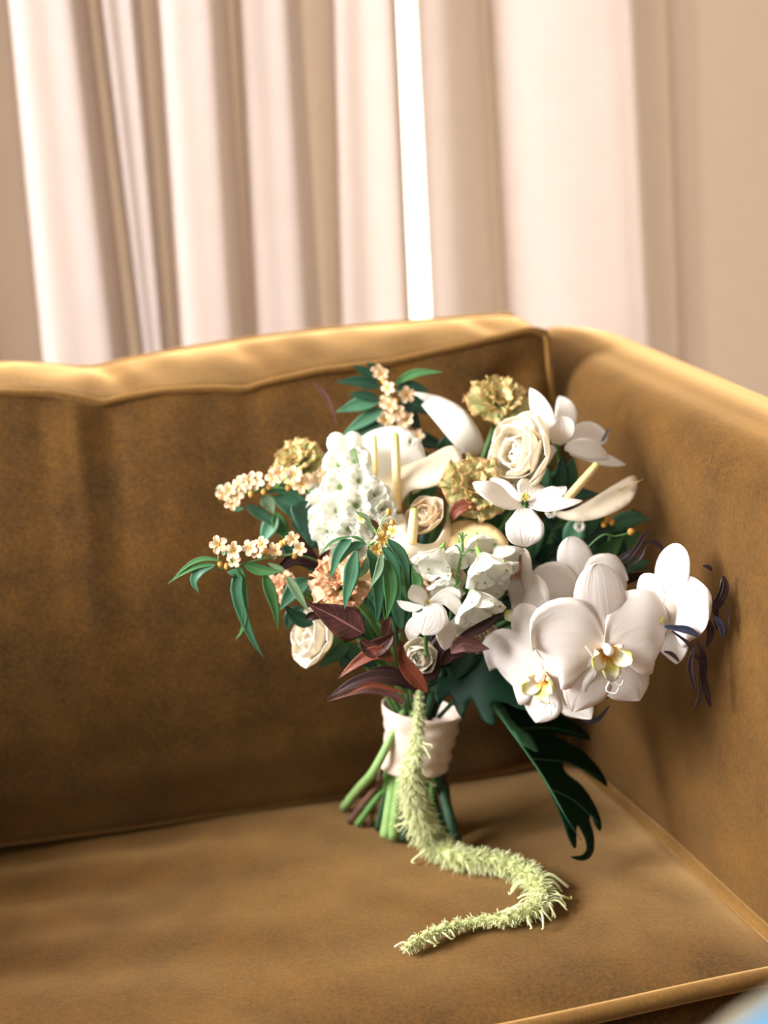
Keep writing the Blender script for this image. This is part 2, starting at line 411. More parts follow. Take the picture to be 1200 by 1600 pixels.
# right front corner: where the front line meets the arm line
p0 = on_seat(1200, 1501); p0.z = 0
dn = fr.x * ad.y - fr.y * ad.x
tt = ((RB - p0).x * ad.y - (RB - p0).y * ad.x) / dn
RF = p0 + fr * tt
LF = RF + fr * .96 ; LB = RB - bx * 1.03
seatc = empty('seat_cushion', (AR0.x - .5, AR0.y - .2, SEAT - .14))
tag(seatc, 'thick mustard velvet seat cushion with corded edge under the bouquet', 'cushion')
def seat_z(s, t):
    """s: 0 at the arm .. 1 left, t: 0 back .. 1 front -> height above SEAT"""
    er = s * 1.0; ef = (1 - t) * .52
    z = -.016 * math.exp(-(er / .022) ** 1.2) - .014 * math.exp(-(ef / .03) ** 1.2)
    z += .006 * math.exp(-((er - .5) / .5) ** 2) * math.sin(math.pi * t) - .0065
    # creases pressed into the left part
    for (c0, k, a, w_) in ((.30, -.25, .007, .022), (.42, -.32, .009, .028), (.53, -.22, .006, .03), (.66, -.38, .005, .03)):
        f = max(0, min(1, (er - .36) / .25))
        z -= 1.6 * a * f * math.exp(-((t - c0 - k * (er - .6)) / w_ * .45) ** 2)
    z -= .008 * max(0, 1 - t / .2)
    z += .0025 * noise.noise(V((er * 9, t * 5, 1))) + .0012 * noise.noise(V((er * 26, t * 14, 4)))
    return z
NS, NT = 110, 48; vs = []; fs = []
for i in range(NT + 1):
    t = i / NT
    for j in range(NS + 1):
        s = (j / NS) ** 1.3
        p = RB.lerp(RF, t).lerp(LB.lerp(LF, t), s)
        vs.append(V((p.x, p.y, SEAT + seat_z(s, t))))
K = NS + 1
for i in range(NT):
    for j in range(NS): fs.append((i * K + j, i * K + j + 1, (i + 1) * K + j + 1, (i + 1) * K + j))
border = [j for j in range(K)] + [i * K + NS for i in range(1, NT + 1)] + [NT * K + j for j in range(NS - 1, -1, -1)] + [i * K for i in range(NT - 1, 0, -1)]
cen = sum(vs, V()) / len(vs)
prev = border
for dz, push in ((.03, .004), (.07, .007), (.11, .004), (.135, .0)):
    cur = []
    for b in border:
        v = vs[b]; dirn = V((v.x - cen.x, v.y - cen.y, 0)).normalized(); q = v + dirn * push * .6; q.z = SEAT - .02 - dz + .012
        cur.append(len(vs)); vs.append(q)
    nb = len(border)
    for k in range(nb): fs.append((prev[k], cur[k], cur[(k + 1) % nb], prev[(k + 1) % nb]))
    prev = cur
fs.append(tuple(prev))
obj('cover', vs, fs, VELVET, seatc)
def pipe_along(name, pts, r, parent):
    v, f, u = tube_geo(pts, r, n=90, k=10); return obj(name, v, f, VELVET_PIPE, parent, u)
pipe_along('piping', [RB + ad * .0 + G * (SEAT - .014), RB.lerp(RF, .3) + an * .006 + G * (SEAT - .013), RB.lerp(RF, .6) + an * .004 + G * (SEAT - .012), RB.lerp(RF, .85) + an * .004 + G * (SEAT - .014), RF + G * (SEAT - .017)], .0062, seatc)
pipe_along('piping', [RF + G * (SEAT - .015)] + [RF.lerp(LF, k) + G * (SEAT - .012) - V((0, .003 * math.sin(k * 9), 0)) for k in (.1, .25, .45, .7)] + [LF + G * (SEAT - .014)], .0075, seatc)

# ---------------------------------------------------------------- back cushion
backc = empty('back_cushion', (AR0.x - .6, AR0.y, SEAT))
tag(backc, 'plump mustard velvet back cushion with puckered seam behind the bouquet', 'cushion')
CO = on_seat(900, 1183); CO.z = 0    # lower right front corner
seamF = [(0, 612), (80, 614), (135, 624), (160, 630), (190, 622), (250, 611), (330, 607), (372, 608), (385, 609), (405, 601), (450, 590), (500, 579), (560, 572), (610, 566), (670, 552), (733, 538), (790, 524), (825, 515), (845, 517), (858, 528), (866, 547)]
seamB = [(0, 570), (80, 573), (120, 577), (150, 576), (200, 564), (300, 545), (400, 530), (500, 518), (600, 508), (667, 503), (740, 497), (793, 494), (825, 499), (845, 506), (858, 515), (868, 535)]
nF, nB = -.045, -.175
def seam_uz(lst, n_):
    pl = CO + bn * n_; out = []
    for (x, y) in lst:
        p = on_plane(x, y, pl, bn); out.append((-(p - CO).dot(bx), p.z - SEAT))
    out.sort(); return out
tF, tB = seam_uz(seamF, nF), seam_uz(seamB, nB)
UMAX = 1.02
def ext(tb):
    u, z = tb[-1]
    return [(0.0, tb[0][1] - .012)] * (tb[0][0] > .001) + tb + [(u + .1, z - .004), (u + .2, z + .006), (u + .28, z - .002), (UMAX - .03, z - .01), (UMAX, z - .04)]
tF, tB = ext(tF), ext(tB)
def sm(tb, u):
    return (table(tb, u - .006) + table(tb, u) * 2 + table(tb, u + .006)) / 4
def cush_pt(u, part, v):
    """front face v 0..1 up; top strip; rear face"""
    e = min(1, min(u, UMAX - u) / .16); edge = math.sqrt(max(0, 1 - (1 - e) ** 2))
    zf, zb = sm(tF, u), sm(tB, u)
    if part == 'front':
        z = zf * v
        b = edge * (.020 + .052 * math.sin(math.pi * v ** .85)) + nF * v ** 1.6 - .02 * edge * v - .02 * (1 - edge) * (1 - v)
        dz = zf - z
        pl = 0
        for (xp, wd, am, ln) in ((.72, .016, .007, .10), (.66, .014, -.006, .12), (.60, .02, .006, .08), (.54, .012, -.005, .10), (.505, .010, .006, .13), (.47, .014, -.007, .11), (.40, .018, .004, .07), (.33, .014, -.004, .06), (.80, .02, -.006, .09), (.87, .02, .005, .1), (.95, .02, -.005, .1), (1.05, .02, .005, .1), (.13, .02, .004, .06), (.22, .014, -.003, .05)):
            pl += am * math.exp(-((u - xp) / wd) ** 2) * math.exp(-dz / ln) * min(1, dz / .012)
        pl *= .7
        # dent at the upper right corner
        pl -= .012 * math.exp(-((u - .045) / .03) ** 2 - ((dz - .035 - u * .2) / .016) ** 2)
        pl += .004 * noise.noise(V((u * 7, z * 7, 0))) * edge
        if v < .25: pl += .002 * math.sin(z * 90 + u * 4)
        return CO - bx * (u) + bn * (b + pl) + G * (SEAT + z + .001)
    if part == 'top':
        n_ = nF + (nB - nF) * v; z = zf + (zb - zf) * v + .012 * math.sin(math.pi * v) * edge
        z += .005 * math.sin(math.pi * v) * noise.noise(V((u * 22, v * 2, 5)))
        for (xp, am) in ((.64, -.007), (.45, -.006), (.30, -.004), (.05, -.004)):
            z += am * math.sin(math.pi * v) * math.exp(-((u - xp - .03 * v) / .014) ** 2)
        return CO - bx * u + bn * n_ + G * (SEAT + z)
    z = zb * (1 - v); n_ = nB - .015 * edge * math.sin(math.pi * v)
    return CO - bx * u + bn * n_ + G * (SEAT + z + .001)
NU = 220; prof = [('front', i / 40) for i in range(40)] + [('top', i / 10) for i in range(10)] + [('rear', i / 8) for i in range(9)]
vs = []; fs = []
for i in range(NU + 1):
    u = UMAX * (i / NU) ** 1.15
    for (pt, v) in prof: vs.append(cush_pt(u, pt, v))
K = len(prof)
for i in range(NU):
    for j in range(K): fs.append((i * K + j, i * K + (j + 1) % K, (i + 1) * K + (j + 1) % K, (i + 1) * K + j))
fs.append(tuple(range(K - 1, -1, -1))); fs.append(tuple(NU * K + j for j in range(K)))
obj('cover', vs, fs, VELVET, backc)
def seam_path(part, v, off):
    return [cush_pt(UMAX * k / 140, part, v) + off for k in range(141)]
def poly_tube(name, pts, r, m, parent):
    v, f, u = tube_geo(pts, r, n=len(pts) * 2, k=8); return obj(name, v, f, m, parent, u)
down = [cush_pt(.001, 'front', k / 12) + bx * .001 for k in range(12)]
poly_tube('piping', down + seam_path('top', 0, bn * .001), .0042, VELVET_PIPE, backc)
poly_tube('piping', seam_path('top', 1, bn * -.001), .0042, VELVET_PIPE, backc)

# ================================================================ foreground: a side table with a folded blue napkin
tb_c = CAM + ray(1120, 1580) * .60
TZ = tb_c.z
side = empty('side_table', (tb_c.x + .15, tb_c.y - .16, 0))
tag(side, 'round grey-green side table in front of the sofa', 'table')
STONE = mat('grey_green_stone', (128, 122, 104), .5, .1, 20)
tc_ = V((tb_c.x + .15, tb_c.y - .16, 0))
def disc(name, c, r, z0, z1, m, parent, k=64, bev=.006):
    rings = [(r - bev, z0), (r, z0 + bev), (r, z1 - bev), (r - bev, z1)]
    vs = []; fs = []
    for (rr, z) in rings:
        for j in range(k):
            q = 2 * math.pi * j / k; vs.append(V((c.x + rr * math.cos(q), c.y + rr * math.sin(q), z)))
    for i in range(3):
        for j in range(k): fs.append((i * k + j, i * k + (j + 1) % k, (i + 1) * k + (j + 1) % k, (i + 1) * k + j))
    fs.append(tuple(range(k - 1, -1, -1))); fs.append(tuple(3 * k + j for j in range(k)))
    return obj(name, vs, fs, m, parent)
disc('tabletop', tc_, .22, TZ - .025, TZ, STONE, side)
tube('pedestal', side, BRASS, [tc_ + G * (TZ - .025), tc_ + G * .012], [.03, .022, .022, .03], n=12, k=20)
disc('foot', tc_, .15, 0, .014, BRASS, side)
BLUE = mat('blue_linen', (96, 150, 190), .8, .1, 80)
nap_c = on_z(1325, 1655, TZ + .02)
vs = []; fs = []
for l in range(4):
    s_ = .04 - .0015 * l
    v, f, u = box_geo((-s_, -s_, TZ + .001 + l * .007), (s_, s_, TZ + .0075 + l * .007))
    o_ = len(vs); vs += [Matrix.Rotation(.7, 3, 'Z') @ p + V((nap_c.x, nap_c.y, 0)) for p in v]; fs += [tuple(i + o_ for i in q) for q in f]
nap = obj('folded_napkin', vs, fs, BLUE, None, smooth=False); tag(nap, 'folded light blue napkin on the round side table', 'napkin')
bvm = nap.modifiers.new('bevel', 'BEVEL'); bvm.width = .003; bvm.segments = 2
# ================================================================ the bouquet
base = on_seat(640, 1300)
bq = empty('bouquet', (base.x, base.y, SEAT))
tag(bq, 'bridal bouquet of white orchids and anthuriums with silk-wrapped stems on the sofa seat', 'bouquet')
PETW = mat('white_petal', (255, 252, 249), .55, .01, 40, transl=.35, tcol=(255, 246, 232), spec=.25, ribs=.7)
PETO = mat('orchid_petal', (255, 252, 249), .5, .015, 30, transl=.33, tcol=(255, 244, 236), spec=.3, ribs=.3, uv=((0, (250, 243, 236)), (.35, (255, 253, 251)), (1, (255, 255, 255))))
CREAM = mat('cream_spathe', (255, 246, 226), .42, .02, 30, transl=.33, tcol=(255, 236, 200), spec=.35)
WSPATHE = mat('white_spathe', (255, 252, 246), .4, .02, 30, transl=.33, tcol=(255, 246, 230), spec=.35)
PEACHSP = mat('peach_cream_spathe', (248, 222, 168), .45, .04, 30, transl=.2, tcol=(255, 220, 160), spec=.3)
SPADIX = mat('spadix', (255, 255, 255), .6, .04, 300, bump=.3, bscale=900, uv=((0, (246, 214, 150)), (.5, (248, 228, 170)), (.8, (214, 222, 120)), (1, (150, 190, 70))))
LEAFT = mat('teal_leaf', (78, 132, 100), .45, .1, 60, transl=.25, tcol=(110, 170, 80), uv=('vein', (110, 150, 112)), spec=.4)
LEAFM = mat('mid_green_leaf', (88, 146, 88), .42, .1, 60, transl=.25, tcol=(130, 190, 80), uv=('vein', (130, 170, 120)), spec=.4)
LEAFD = mat('dark_green_leaf', (32, 72, 52), .4, .12, 60, transl=.1, tcol=(70, 130, 60), uv=('vein', (60, 104, 74)), spec=.45)
LEAFP = mat('pale_leaf_underside', (150, 184, 144), .6, .08, 60, transl=.25, tcol=(160, 200, 120), uv=('vein', (188, 208, 172)))
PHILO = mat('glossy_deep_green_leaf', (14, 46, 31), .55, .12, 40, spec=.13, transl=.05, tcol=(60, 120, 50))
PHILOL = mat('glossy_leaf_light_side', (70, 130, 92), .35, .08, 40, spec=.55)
MAROON = mat('maroon_leaf', (88, 50, 44), .42, .16, 80, transl=.12, tcol=(150, 60, 40), uv=('vein', (176, 120, 106)), spec=.4, bump=.2, bscale=260)
RUST = mat('rust_leaf', (130, 66, 42), .5, .16, 80, transl=.15, tcol=(190, 80, 40), uv=('vein', (150, 90, 64)), spec=.35, bump=.2, bscale=260)
DUSTY = mat('dusty_brown_leaf', (126, 86, 78), .6, .16, 80, transl=.1, uv=('vein', (150, 110, 100)), bump=.25, bscale=260)
DARKM = mat('blackish_maroon_leaf', (50, 27, 24), .45, .15, 80, uv=('vein', (80, 48, 42)))
WISP = mat('purple_black_wisp', (62, 46, 52), .35, .2, 120, spec=.5)
WISPB = mat('blue_black_wisp', (70, 76, 104), .3, .2, 120, spec=.6)
STEMG = mat('green_stem', (104, 150, 84), .5, .12, 60, spec=.35)
STEML = mat('pale_green_stem', (148, 184, 112), .5, .1, 60, spec=.35)
STEMD = mat('dark_green_stem', (52, 84, 58), .5, .15, 60, spec=.35)
STEMB = mat('brown_stem', (104, 78, 62), .6, .15, 60)
FLPEACH = mat('peach_floret', (255, 255, 255), .6, .03, 200, transl=.2, tcol=(255, 220, 170), uv=((0, (236, 190, 80)), (.25, (248, 218, 164)), (.7, (253, 228, 196)), (1, (251, 214, 184))))
FLYEL = mat('yellow_cream_floret', (255, 255, 255), .6, .03, 200, transl=.2, tcol=(255, 230, 160), uv=((0, (226, 160, 40)), (.35, (246, 218, 120)), (1, (253, 240, 206))))
BUDY = mat('orange_bud', (232, 176, 92), .55, .1, 200)
STAMEN = mat('yellow_stamen', (240, 226, 130), .6, .1, 300)
CARN = mat('antique_carnation_petal', (255, 250, 246), .6, .04, 120, transl=.38, tcol=(255, 226, 180), uv=((0, (196, 210, 130)), (.55, (246, 238, 186)), (.85, (250, 220, 184)), (1, (234, 166, 142))))
CARNG = mat('green_gold_carnation_petal', (255, 252, 246), .6, .05, 120, transl=.38, tcol=(246, 236, 170), uv=((0, (180, 204, 124)), (.5, (230, 240, 194)), (.85, (232, 230, 168)), (1, (206, 156, 114))))
CALYX = mat('green_calyx', (112, 146, 84), .5, .1, 80)
ROSEW = mat('white_rose_petal', (255, 253, 248), .55, .01, 40, transl=.42, tcol=(255, 246, 226), uv=((0, (238, 240, 212)), (.4, (253, 250, 242)), (1, (255, 253, 250))))
ROSEC = mat('cream_rose_petal', (255, 244, 226), .55, .02, 40, transl=.42, tcol=(255, 236, 200))
DELPH = mat('white_delphinium_petal', (255, 255, 252), .5, .01, 90, transl=.48, tcol=(255, 255, 248), uv=((0, (244, 246, 228)), (.3, (255, 255, 251)), (.95, (255, 255, 252)), (1, (250, 250, 238))))
GREENDOT = mat('green_petal_spot', (140, 186, 84), .6, .1, 90)
SILK = mat('champagne_silk', (238, 214, 200), .3, .04, 14, sheen=.2, spec=.7, bump=.25, bscale=60)
AMAR = mat('amaranth_green', (248, 248, 212), .7, .12, 260, transl=.35, tcol=(246, 250, 205), rgb2=(230, 238, 180))
AMARC = mat('amaranth_core', (214, 224, 158), .8, .15, 200)

R_ = random.Random(3)
def frame(center, facing, roll, scale):
    """world matrix of a flower: +Z faces, +Y is the flower's top"""
    z = facing.normalized(); y = G - z * G.dot(z)
    y = y.normalized() if y.length > .05 else V((0, 1, 0)); x = y.cross(z)
    M = Matrix((x, y, z)).transposed().to_4x4()
    return Matrix.Translation(center) @ M @ Matrix.Rotation(roll, 4, 'Z') @ Matrix.Scale(scale, 4)
def geo_mesh(name, g, *ms, mis=None):
    me = mesh_of(name, g[0], g[1], g[2], True, mis)
    for m in ms: me.materials.append(m)
    return me

# ---- orchids -------------------------------------------------------------
def orchid_meshes():
    Z = V((0, 0, 1)); M = {}
    M['petal_r'] = blade_geo([(.04, .0, .02), (.35, .10, .07), (.72, .16, .06), (1.04, .12, -.06)], .70, Z, prof=p_round, n=16, m=6, cup=-.10, ruf=.24, rf=2.6, thick=.012, seed=1)
    M['petal_l'] = blade_geo([(-.04, .0, .02), (-.38, .12, .07), (-.78, .18, .05), (-1.08, .12, -.08)], .74, Z, prof=p_round, n=16, m=6, cup=-.10, ruf=.24, rf=2.4, thick=.012, seed=2)
    M['sepal_t'] = blade_geo([(0, .03, -.02), (0, .45, .02), (-.0, .9, .02), (.02, 1.34, -.06)], .42, Z, prof=p_round, n=14, m=5, cup=-.15, ruf=.10, thick=.012, seed=3)
    M['sepal_bl'] = blade_geo([(-.02, -.03, -.03), (-.2, -.4, -.03), (-.42, -.74, -.05), (-.58, -1.0, -.12)], .40, Z, prof=p_point, n=14, m=5, cup=-.12, ruf=.10, thick=.012, seed=4)
    M['sepal_br'] = blade_geo([(.02, -.03, -.03), (.2, -.4, -.03), (.40, -.74, -.05), (.52, -1.0, -.12)], .40, Z, prof=p_point, n=14, m=5, cup=-.12, ruf=.10, thick=.012, seed=5)
    M['lobe_r'] = blade_geo([(.02, -.06, .05), (.14, -.08, .16), (.26, -.10, .26), (.30, -.02, .36)], .17, V((-.4, .3, .9)), prof=p_round, n=10, m=4, cup=.5, thick=.012)
    M['lobe_l'] = blade_geo([(-.02, -.06, .05), (-.14, -.08, .16), (-.26, -.10, .26), (-.30, -.02, .36)], .17, V((.4, .3, .9)), prof=p_round, n=10, m=4, cup=.5, thick=.012)
    M['midlobe'] = blade_geo([(0, -.08, .06), (0, -.2, .2), (0, -.34, .27), (0, -.5, .22)], .15, V((0, .5, .8)), prof=p_point, n=10, m=3, cup=.35, thick=.014)
    t1 = tube_geo([(.03, -.46, .23), (.12, -.56, .24), (.17, -.46, .28), (.10, -.38, .32)], [.014, .012, .008], n=24, k=6)
    t2 = tube_geo([(-.03, -.46, .23), (-.1, -.6, .24), (.02, -.66, .28), (.08, -.56, .32)], [.014, .012, .008], n=24, k=6)
    M['tendrils'] = merge([t1, t2])
    col = tube_geo([(0, .02, -.02), (0, .03, .10), (0, -.0, .22), (0, -.04, .27)], [.05, .075, .085, .04], n=12, k=12)
    M['column'] = col
    return M
OM = orchid_meshes()
LIPW = mat('orchid_lip', (255, 255, 255), .5, .03, 60, transl=.15, tcol=(255, 246, 200), uv=((0, (222, 110, 60)), (.25, (244, 190, 90)), (.45, (252, 246, 226)), (.72, (253, 248, 226)), (.9, (228, 218, 90))))
LIPY = mat('orchid_lip_yellow', (255, 255, 255), .5, .12, 9, uv=((0, (206, 96, 50)), (.2, (232, 200, 84)), (.5, (224, 218, 104)), (.75, (252, 248, 224))))
LIPT = mat('orchid_tendril', (252, 246, 238), .5, .02, 60)
ODATA = {}
for k_, g in OM.items():
    mm = PETO if k_.startswith(('petal', 'sepal')) else LIPW if k_.startswith('lobe') else LIPY if k_ == 'midlobe' else LIPT
    ODATA[k_] = geo_mesh('orchid_' + k_, g, mm)
def orchid(cx, cy, d, facing, roll, R, jit=0.0, drop=(), size={}):
    M = frame(P(cx, cy, d), facing, roll, px(R, d))
    o = link('orchid', ODATA['column'], bq, M)
    if 'label' not in o: o['label'] = 'white orchid with a yellow throat'
    for k_ in ('petal_r', 'petal_l', 'sepal_t', 'sepal_bl', 'sepal_br', 'lobe_r', 'lobe_l', 'midlobe', 'tendrils'):
        if k_ in drop: continue
        nm = 'petal' if k_.startswith('petal') else 'sepal' if k_.startswith('sepal') else 'lip_lobe' if k_.startswith('lobe') else 'lip' if k_ == 'midlobe' else 'tendril'
        J = Matrix.Rotation(R_.uniform(-jit, jit), 4, 'Z') @ Matrix.Rotation(R_.uniform(-jit, jit), 4, 'X')
        link(nm, ODATA[k_], o, M @ J @ Matrix.Scale(size.get(k_, 1), 4))
    # flower stalk running back into the bunch
    s = P(cx, cy, d)
    tube('flower_stalk', o, STEMG, [s - facing.normalized() * .002, s - facing.normalized() * .03 + V((-.01, .02, -.015)), P(760, 1000, -.04)], [.0022, .0028, .003], n=10, k=6)
    return o
orchid(945, 1012, -.145, wv(.12, .02, 1), math.radians(3), 104)
orchid(852, 1052, -.120, wv(-.58, -.15, .8), math.radians(12), 92, .04)
orchid(1036, 950, -.118, wv(-.78, .10, .62), math.radians(-12), 82, .0, size={'petal_l': .62, 'sepal_t': 1.0})
orchid(822, 952, -.075, wv(-.96, .02, .30), math.radians(4), 74, .05)
orchid(912, 930, -.075, wv(.1, .25, 1), math.radians(6), 72, .06)

# ---- free-form petals: spines traced in the frame, each at its own distance ----------------
def path(pts, d):
    """pts [(x, y) or (x, y, d)]"""
    return [P(q[0], q[1], q[2] if len(q) > 2 else d) for q in pts]
def leaf(mt, pts, wpx, d, face=None, name='leaf', parent=None, prof=p_lance, **k):
    k.setdefault('cup', .25); k.setdefault('n', 12); k.setdefault('m', 3)
    return blade(name, parent or bq, mt, path(pts, d), px(wpx, d), face, prof=prof, seed=R_.random() * 9, **k)
def small_ball(c, r, name, m, parent, sq=(1, 1, 1)):
    vs = []; fs = []; nu, nv = 10, 6
    for i in range(nv + 1):
        a = math.pi * i / nv
        for j in range(nu):
            q = 2 * math.pi * j / nu; vs.append(c + V((math.sin(a) * math.cos(q) * sq[0], math.sin(a) * math.sin(q) * sq[1], math.cos(a) * sq[2])) * r)
    for i in range(nv):
        for j in range(nu): fs.append((i * nu + j, (i + 1) * nu + j, (i + 1) * nu + (j + 1) % nu, i * nu + (j + 1) % nu))
    return obj(name, vs, fs, m, parent, [(.5, .5)] * len(vs))

def open_flower(label, center, d, facing, petals, nst=16, rs=15):
    """clematis-like flower: a tuft of stamens carries separately traced petals"""
    c = P(*center, d); gs = []
    f = facing.normalized(); M = frame(c, f, 0, 1)
    for i in range(nst):
        a = i * 2.399; r = px(rs, d) * (.25 + .75 * (i / nst) ** .5)
        e = M @ V((math.cos(a) * r * .6, math.sin(a) * r * .6, px(rs, d) * (.9 - .3 * i / nst)))
        gs.append(tube_geo([c - f * .002, c.lerp(e, .5) + f * .002, e], [.0007, .0006, .0010], n=5, k=5))
    v, fc, u, _ = merge(gs); o = obj('open_flower', v, fc, STAMEN, bq, u); o['label'] = label
    for (pts, w_, fa, pr, cu) in petals:
        leaf(PETW, pts, w_, d, fa, 'petal', o, pr, cup=cu, m=4, n=14, ruf=.10, thick=.0008)
    tube('flower_stalk', o, STEMG, [c - f * .002, c - f * .05 + V((0, 0, -.03)), P(690, 1040, 0)], [.0018, .0022, .0025], n=12, k=6)
    return o
open_flower('white open flower with drooping lower petal', (820, 782), -.075, wv(0, .75, .65), [
    ([(816, 790), (790, 782, -.085), (762, 766, -.09), (739, 754, -.085)], 21, wv(.15, .75, .65), p_point, .1),
    ([(814, 784), (795, 770, -.06), (780, 756, -.045), (766, 748, -.035)], 15, wv(.1, .8, .6), p_point, .1),
    ([(822, 782), (826, 768, -.055), (834, 758, -.035), (840, 754, -.02)], 22, wv(0, .6, .8), p_strap, .15),
    ([(826, 786), (848, 778, -.08), (872, 768, -.08), (884, 760, -.07)], 15, wv(-.1, .8, .6), p_point, .15),
    ([(826, 790), (852, 790, -.09), (880, 786, -.095), (910, 782, -.09)], 15, wv(-.1, .85, .5), p_point, .1),
    ([(820, 794, -.085), (820, 815, -.10), (820, 838, -.105), (821, 855, -.10)], 30, wv(-.1, .25, 1), p_strap, .08)])
open_flower('white open flower with upright petals near the arm', (872, 692), .015, wv(.1, .5, .85), [
    ([(868, 690), (856, 665), (842, 632, .02), (828, 606, .03)], 17, wv(-.3, 0, 1), p_point, .15),
    ([(874, 686), (882, 662, .03), (884, 640, .04), (874, 618, .05)], 19, wv(.2, .2, 1), p_strap, .1),
    ([(870, 694, .0), (876, 680, -.015), (880, 664, -.02), (878, 650, -.02)], 20, wv(0, .3, 1), p_strap, .2),
    ([(884, 690, .02), (905, 680, .03), (925, 678, .035), (948, 690, .035)], 19, wv(.1, .3, 1), p_round, .1),
    ([(882, 700, .0), (905, 700, -.005), (930, 706, -.005), (952, 716, 0)], 17, wv(0, .5, .85), p_point, .2),
    ([(890, 708, .01), (920, 714, .015), (950, 720, .02), (979, 726, .025)], 15, wv(0, .8, .6), p_point, .1),
    ([(868, 700, .0), (850, 708, -.005), (838, 720, -.005), (835, 736, 0)], 18, wv(-.1, .4, .9), p_round, .2)], nst=8, rs=8)
open_flower('small white flower with curled petals above the maroon leaves', (668, 942), -.118, wv(.05, .6, .8), [
    ([(668, 944), (655, 932, -.122), (644, 926, -.125), (638, 924, -.125)], 14, wv(.3, .3, .9), p_round, .5),
    ([(662, 946), (648, 950), (632, 946, -.115), (620, 938, -.11)], 8, wv(0, .6, .8), p_point, .3),
    ([(672, 942), (692, 932, -.115), (710, 928, -.115), (712, 938, -.12)], 12, wv(0, .7, .7), p_strap, .2),
    ([(676, 942), (698, 936, -.12), (712, 948, -.125), (719, 966, -.125)], 13, wv(.3, .5, .8), p_point, .1),
    ([(670, 944, -.122), (674, 958, -.132), (668, 975, -.135), (660, 992, -.13)], 29, wv(-.1, .2, 1), p_strap, -.1),
    ([(660, 955, -.12), (652, 972, -.122), (643, 988, -.12), (638, 1000, -.115)], 14, wv(-.3, .1, 1), p_point, 0),
    ([(684, 960, -.118), (694, 980, -.12), (698, 998, -.115), (695, 1016, -.11)], 17, wv(.2, .1, 1), p_strap, 0)], nst=6, rs=7)

# ---- anthuriums and lobed leaves from outlines ----------------------------------
def outline_geo(out, dfun, thick=.0009, step=9, flip=False):
    """a curved leaf with the given outline (frame pixels); dfun gives the distance of each point"""
    pl = [V((x, y)) for x, y in out]
    sp = []
    n = len(pl)
    for i in range(n):
        a, b, c, d_ = pl[i - 1], pl[i], pl[(i + 1) % n], pl[(i + 2) % n]
        k = max(2, int((c - b).length / step) + 1)
        for j in range(k):
            f = j / k; sp.append(.5 * ((2 * b) + (c - a) * f + (2 * a - 5 * b + 4 * c - d_) * f * f + (3 * b - a - 3 * c + d_) * f ** 3))
    pts = list(sp); xs = [p.x for p in sp]; ys = [p.y for p in sp]
    def inside(p):
        r = False
        for i in range(len(sp)):
            a, b = sp[i - 1], sp[i]
            if (a.y > p.y) != (b.y > p.y) and p.x < (b.x - a.x) * (p.y - a.y) / (b.y - a.y) + a.x: r = not r
        return r
    y = min(ys) + step * .6; row = 0
    while y < max(ys):
        x = min(xs) + (row % 2) * step * .5
        while x < max(xs):
            q = V((x, y))
            if inside(q) and min((q - s).length for s in sp) > step * .45: pts.append(q)
            x += step
        y += step * .87; row += 1
    nb = len(sp)
    co, _, faces, *_r = geometry.delaunay_2d_cdt(pts, [(i, (i + 1) % nb) for i in range(nb)], [list(range(nb))], 1, 1e-4)
    W = [P(p.x, p.y, dfun(p.x, p.y)) for p in co]
    x0, x1, y0, y1 = min(xs), max(xs), min(ys), max(ys)
    uv = [((p.x - x0) / (x1 - x0), (p.y - y0) / (y1 - y0)) for p in co]
    # normals for the thickness
    nm = [V() for _ in W]; tr = []
    for f in faces:
        f = list(f); nn = (W[f[1]] - W[f[0]]).cross(W[f[2]] - W[f[0]])
        if nn.dot(CAM - W[f[0]]) < 0: f.reverse(); nn = -nn
        tr.append(tuple(f))
        for i in f: nm[i] += nn
    nm = [v.normalized() for v in nm]; Zn = len(W)
    vs = W + [w_ - v * thick for w_, v in zip(W, nm)]
    fs = tr + [tuple(i + Zn for i in reversed(f)) for f in tr]
    cnt = {}
    for f in tr:
        for i in range(len(f)): e = (f[i], f[(i + 1) % len(f)]); cnt[e] = 1
    for (a, b) in list(cnt):
        if (b, a) not in cnt: fs.append((b, a, a + Zn, b + Zn))
    return vs, fs, uv + uv
def bowl(d0, cx, cy, wx, wy, k, ax=0., ay=0.):
    return lambda x, y: d0 + k * (((x - cx) / wx) ** 2 + ((y - cy) / wy) ** 2) + ax * (x - cx) + ay * (y - cy)
def spathe(label, m, out, dfun, spadix=None, sr=6, stalk=True):
    v, f, u = outline_geo(out, dfun, .0011)
    o = obj('anthurium', v, f, m, bq, u); o['label'] = label
    if spadix:
        (x0, y0, d0), (x1, y1, d1) = spadix
        a, b = P(x0, y0, d0), P(x1, y1, d1)
        r = px(sr, d0); tube('spadix', o, SPADIX, [a, a.lerp(b, .35), a.lerp(b, .7), a.lerp(b, .95), b], [r, r * 1.02, r * .92, r * .8, r * .3], n=24, k=12)
    if stalk:
        c = sum((V(x) for x in v), V()) / len(v)
        tube('flower_stalk', o, STEMG, [c + V((0, .004, -.008)), c + V((0, .03, -.06)), P(670, 1050, .01)], [.002, .003, .003], n=12, k=6)
    return o
spathe('broad white anthurium rising at the top', WSPATHE, [(550, 762), (548, 712), (566, 682), (600, 667), (634, 668), (656, 688), (666, 720), (660, 764), (610, 778)], bowl(.012, 605, 730, 80, 60, .02, -.0002, -.0003), ((586, 742, -.01), (585, 680, .0)), 5)
spathe('cream anthurium with a long yellow spadix', CREAM, [(572, 800), (590, 748), (622, 730), (662, 716), (694, 699), (712, 697), (722, 708), (717, 730), (700, 750), (668, 762), (640, 768), (620, 800), (596, 830)], bowl(-.01, 640, 745, 90, 40, .012, -.0002, -.0006), ((621, 800, -.022), (618, 676, -.005)), 7)
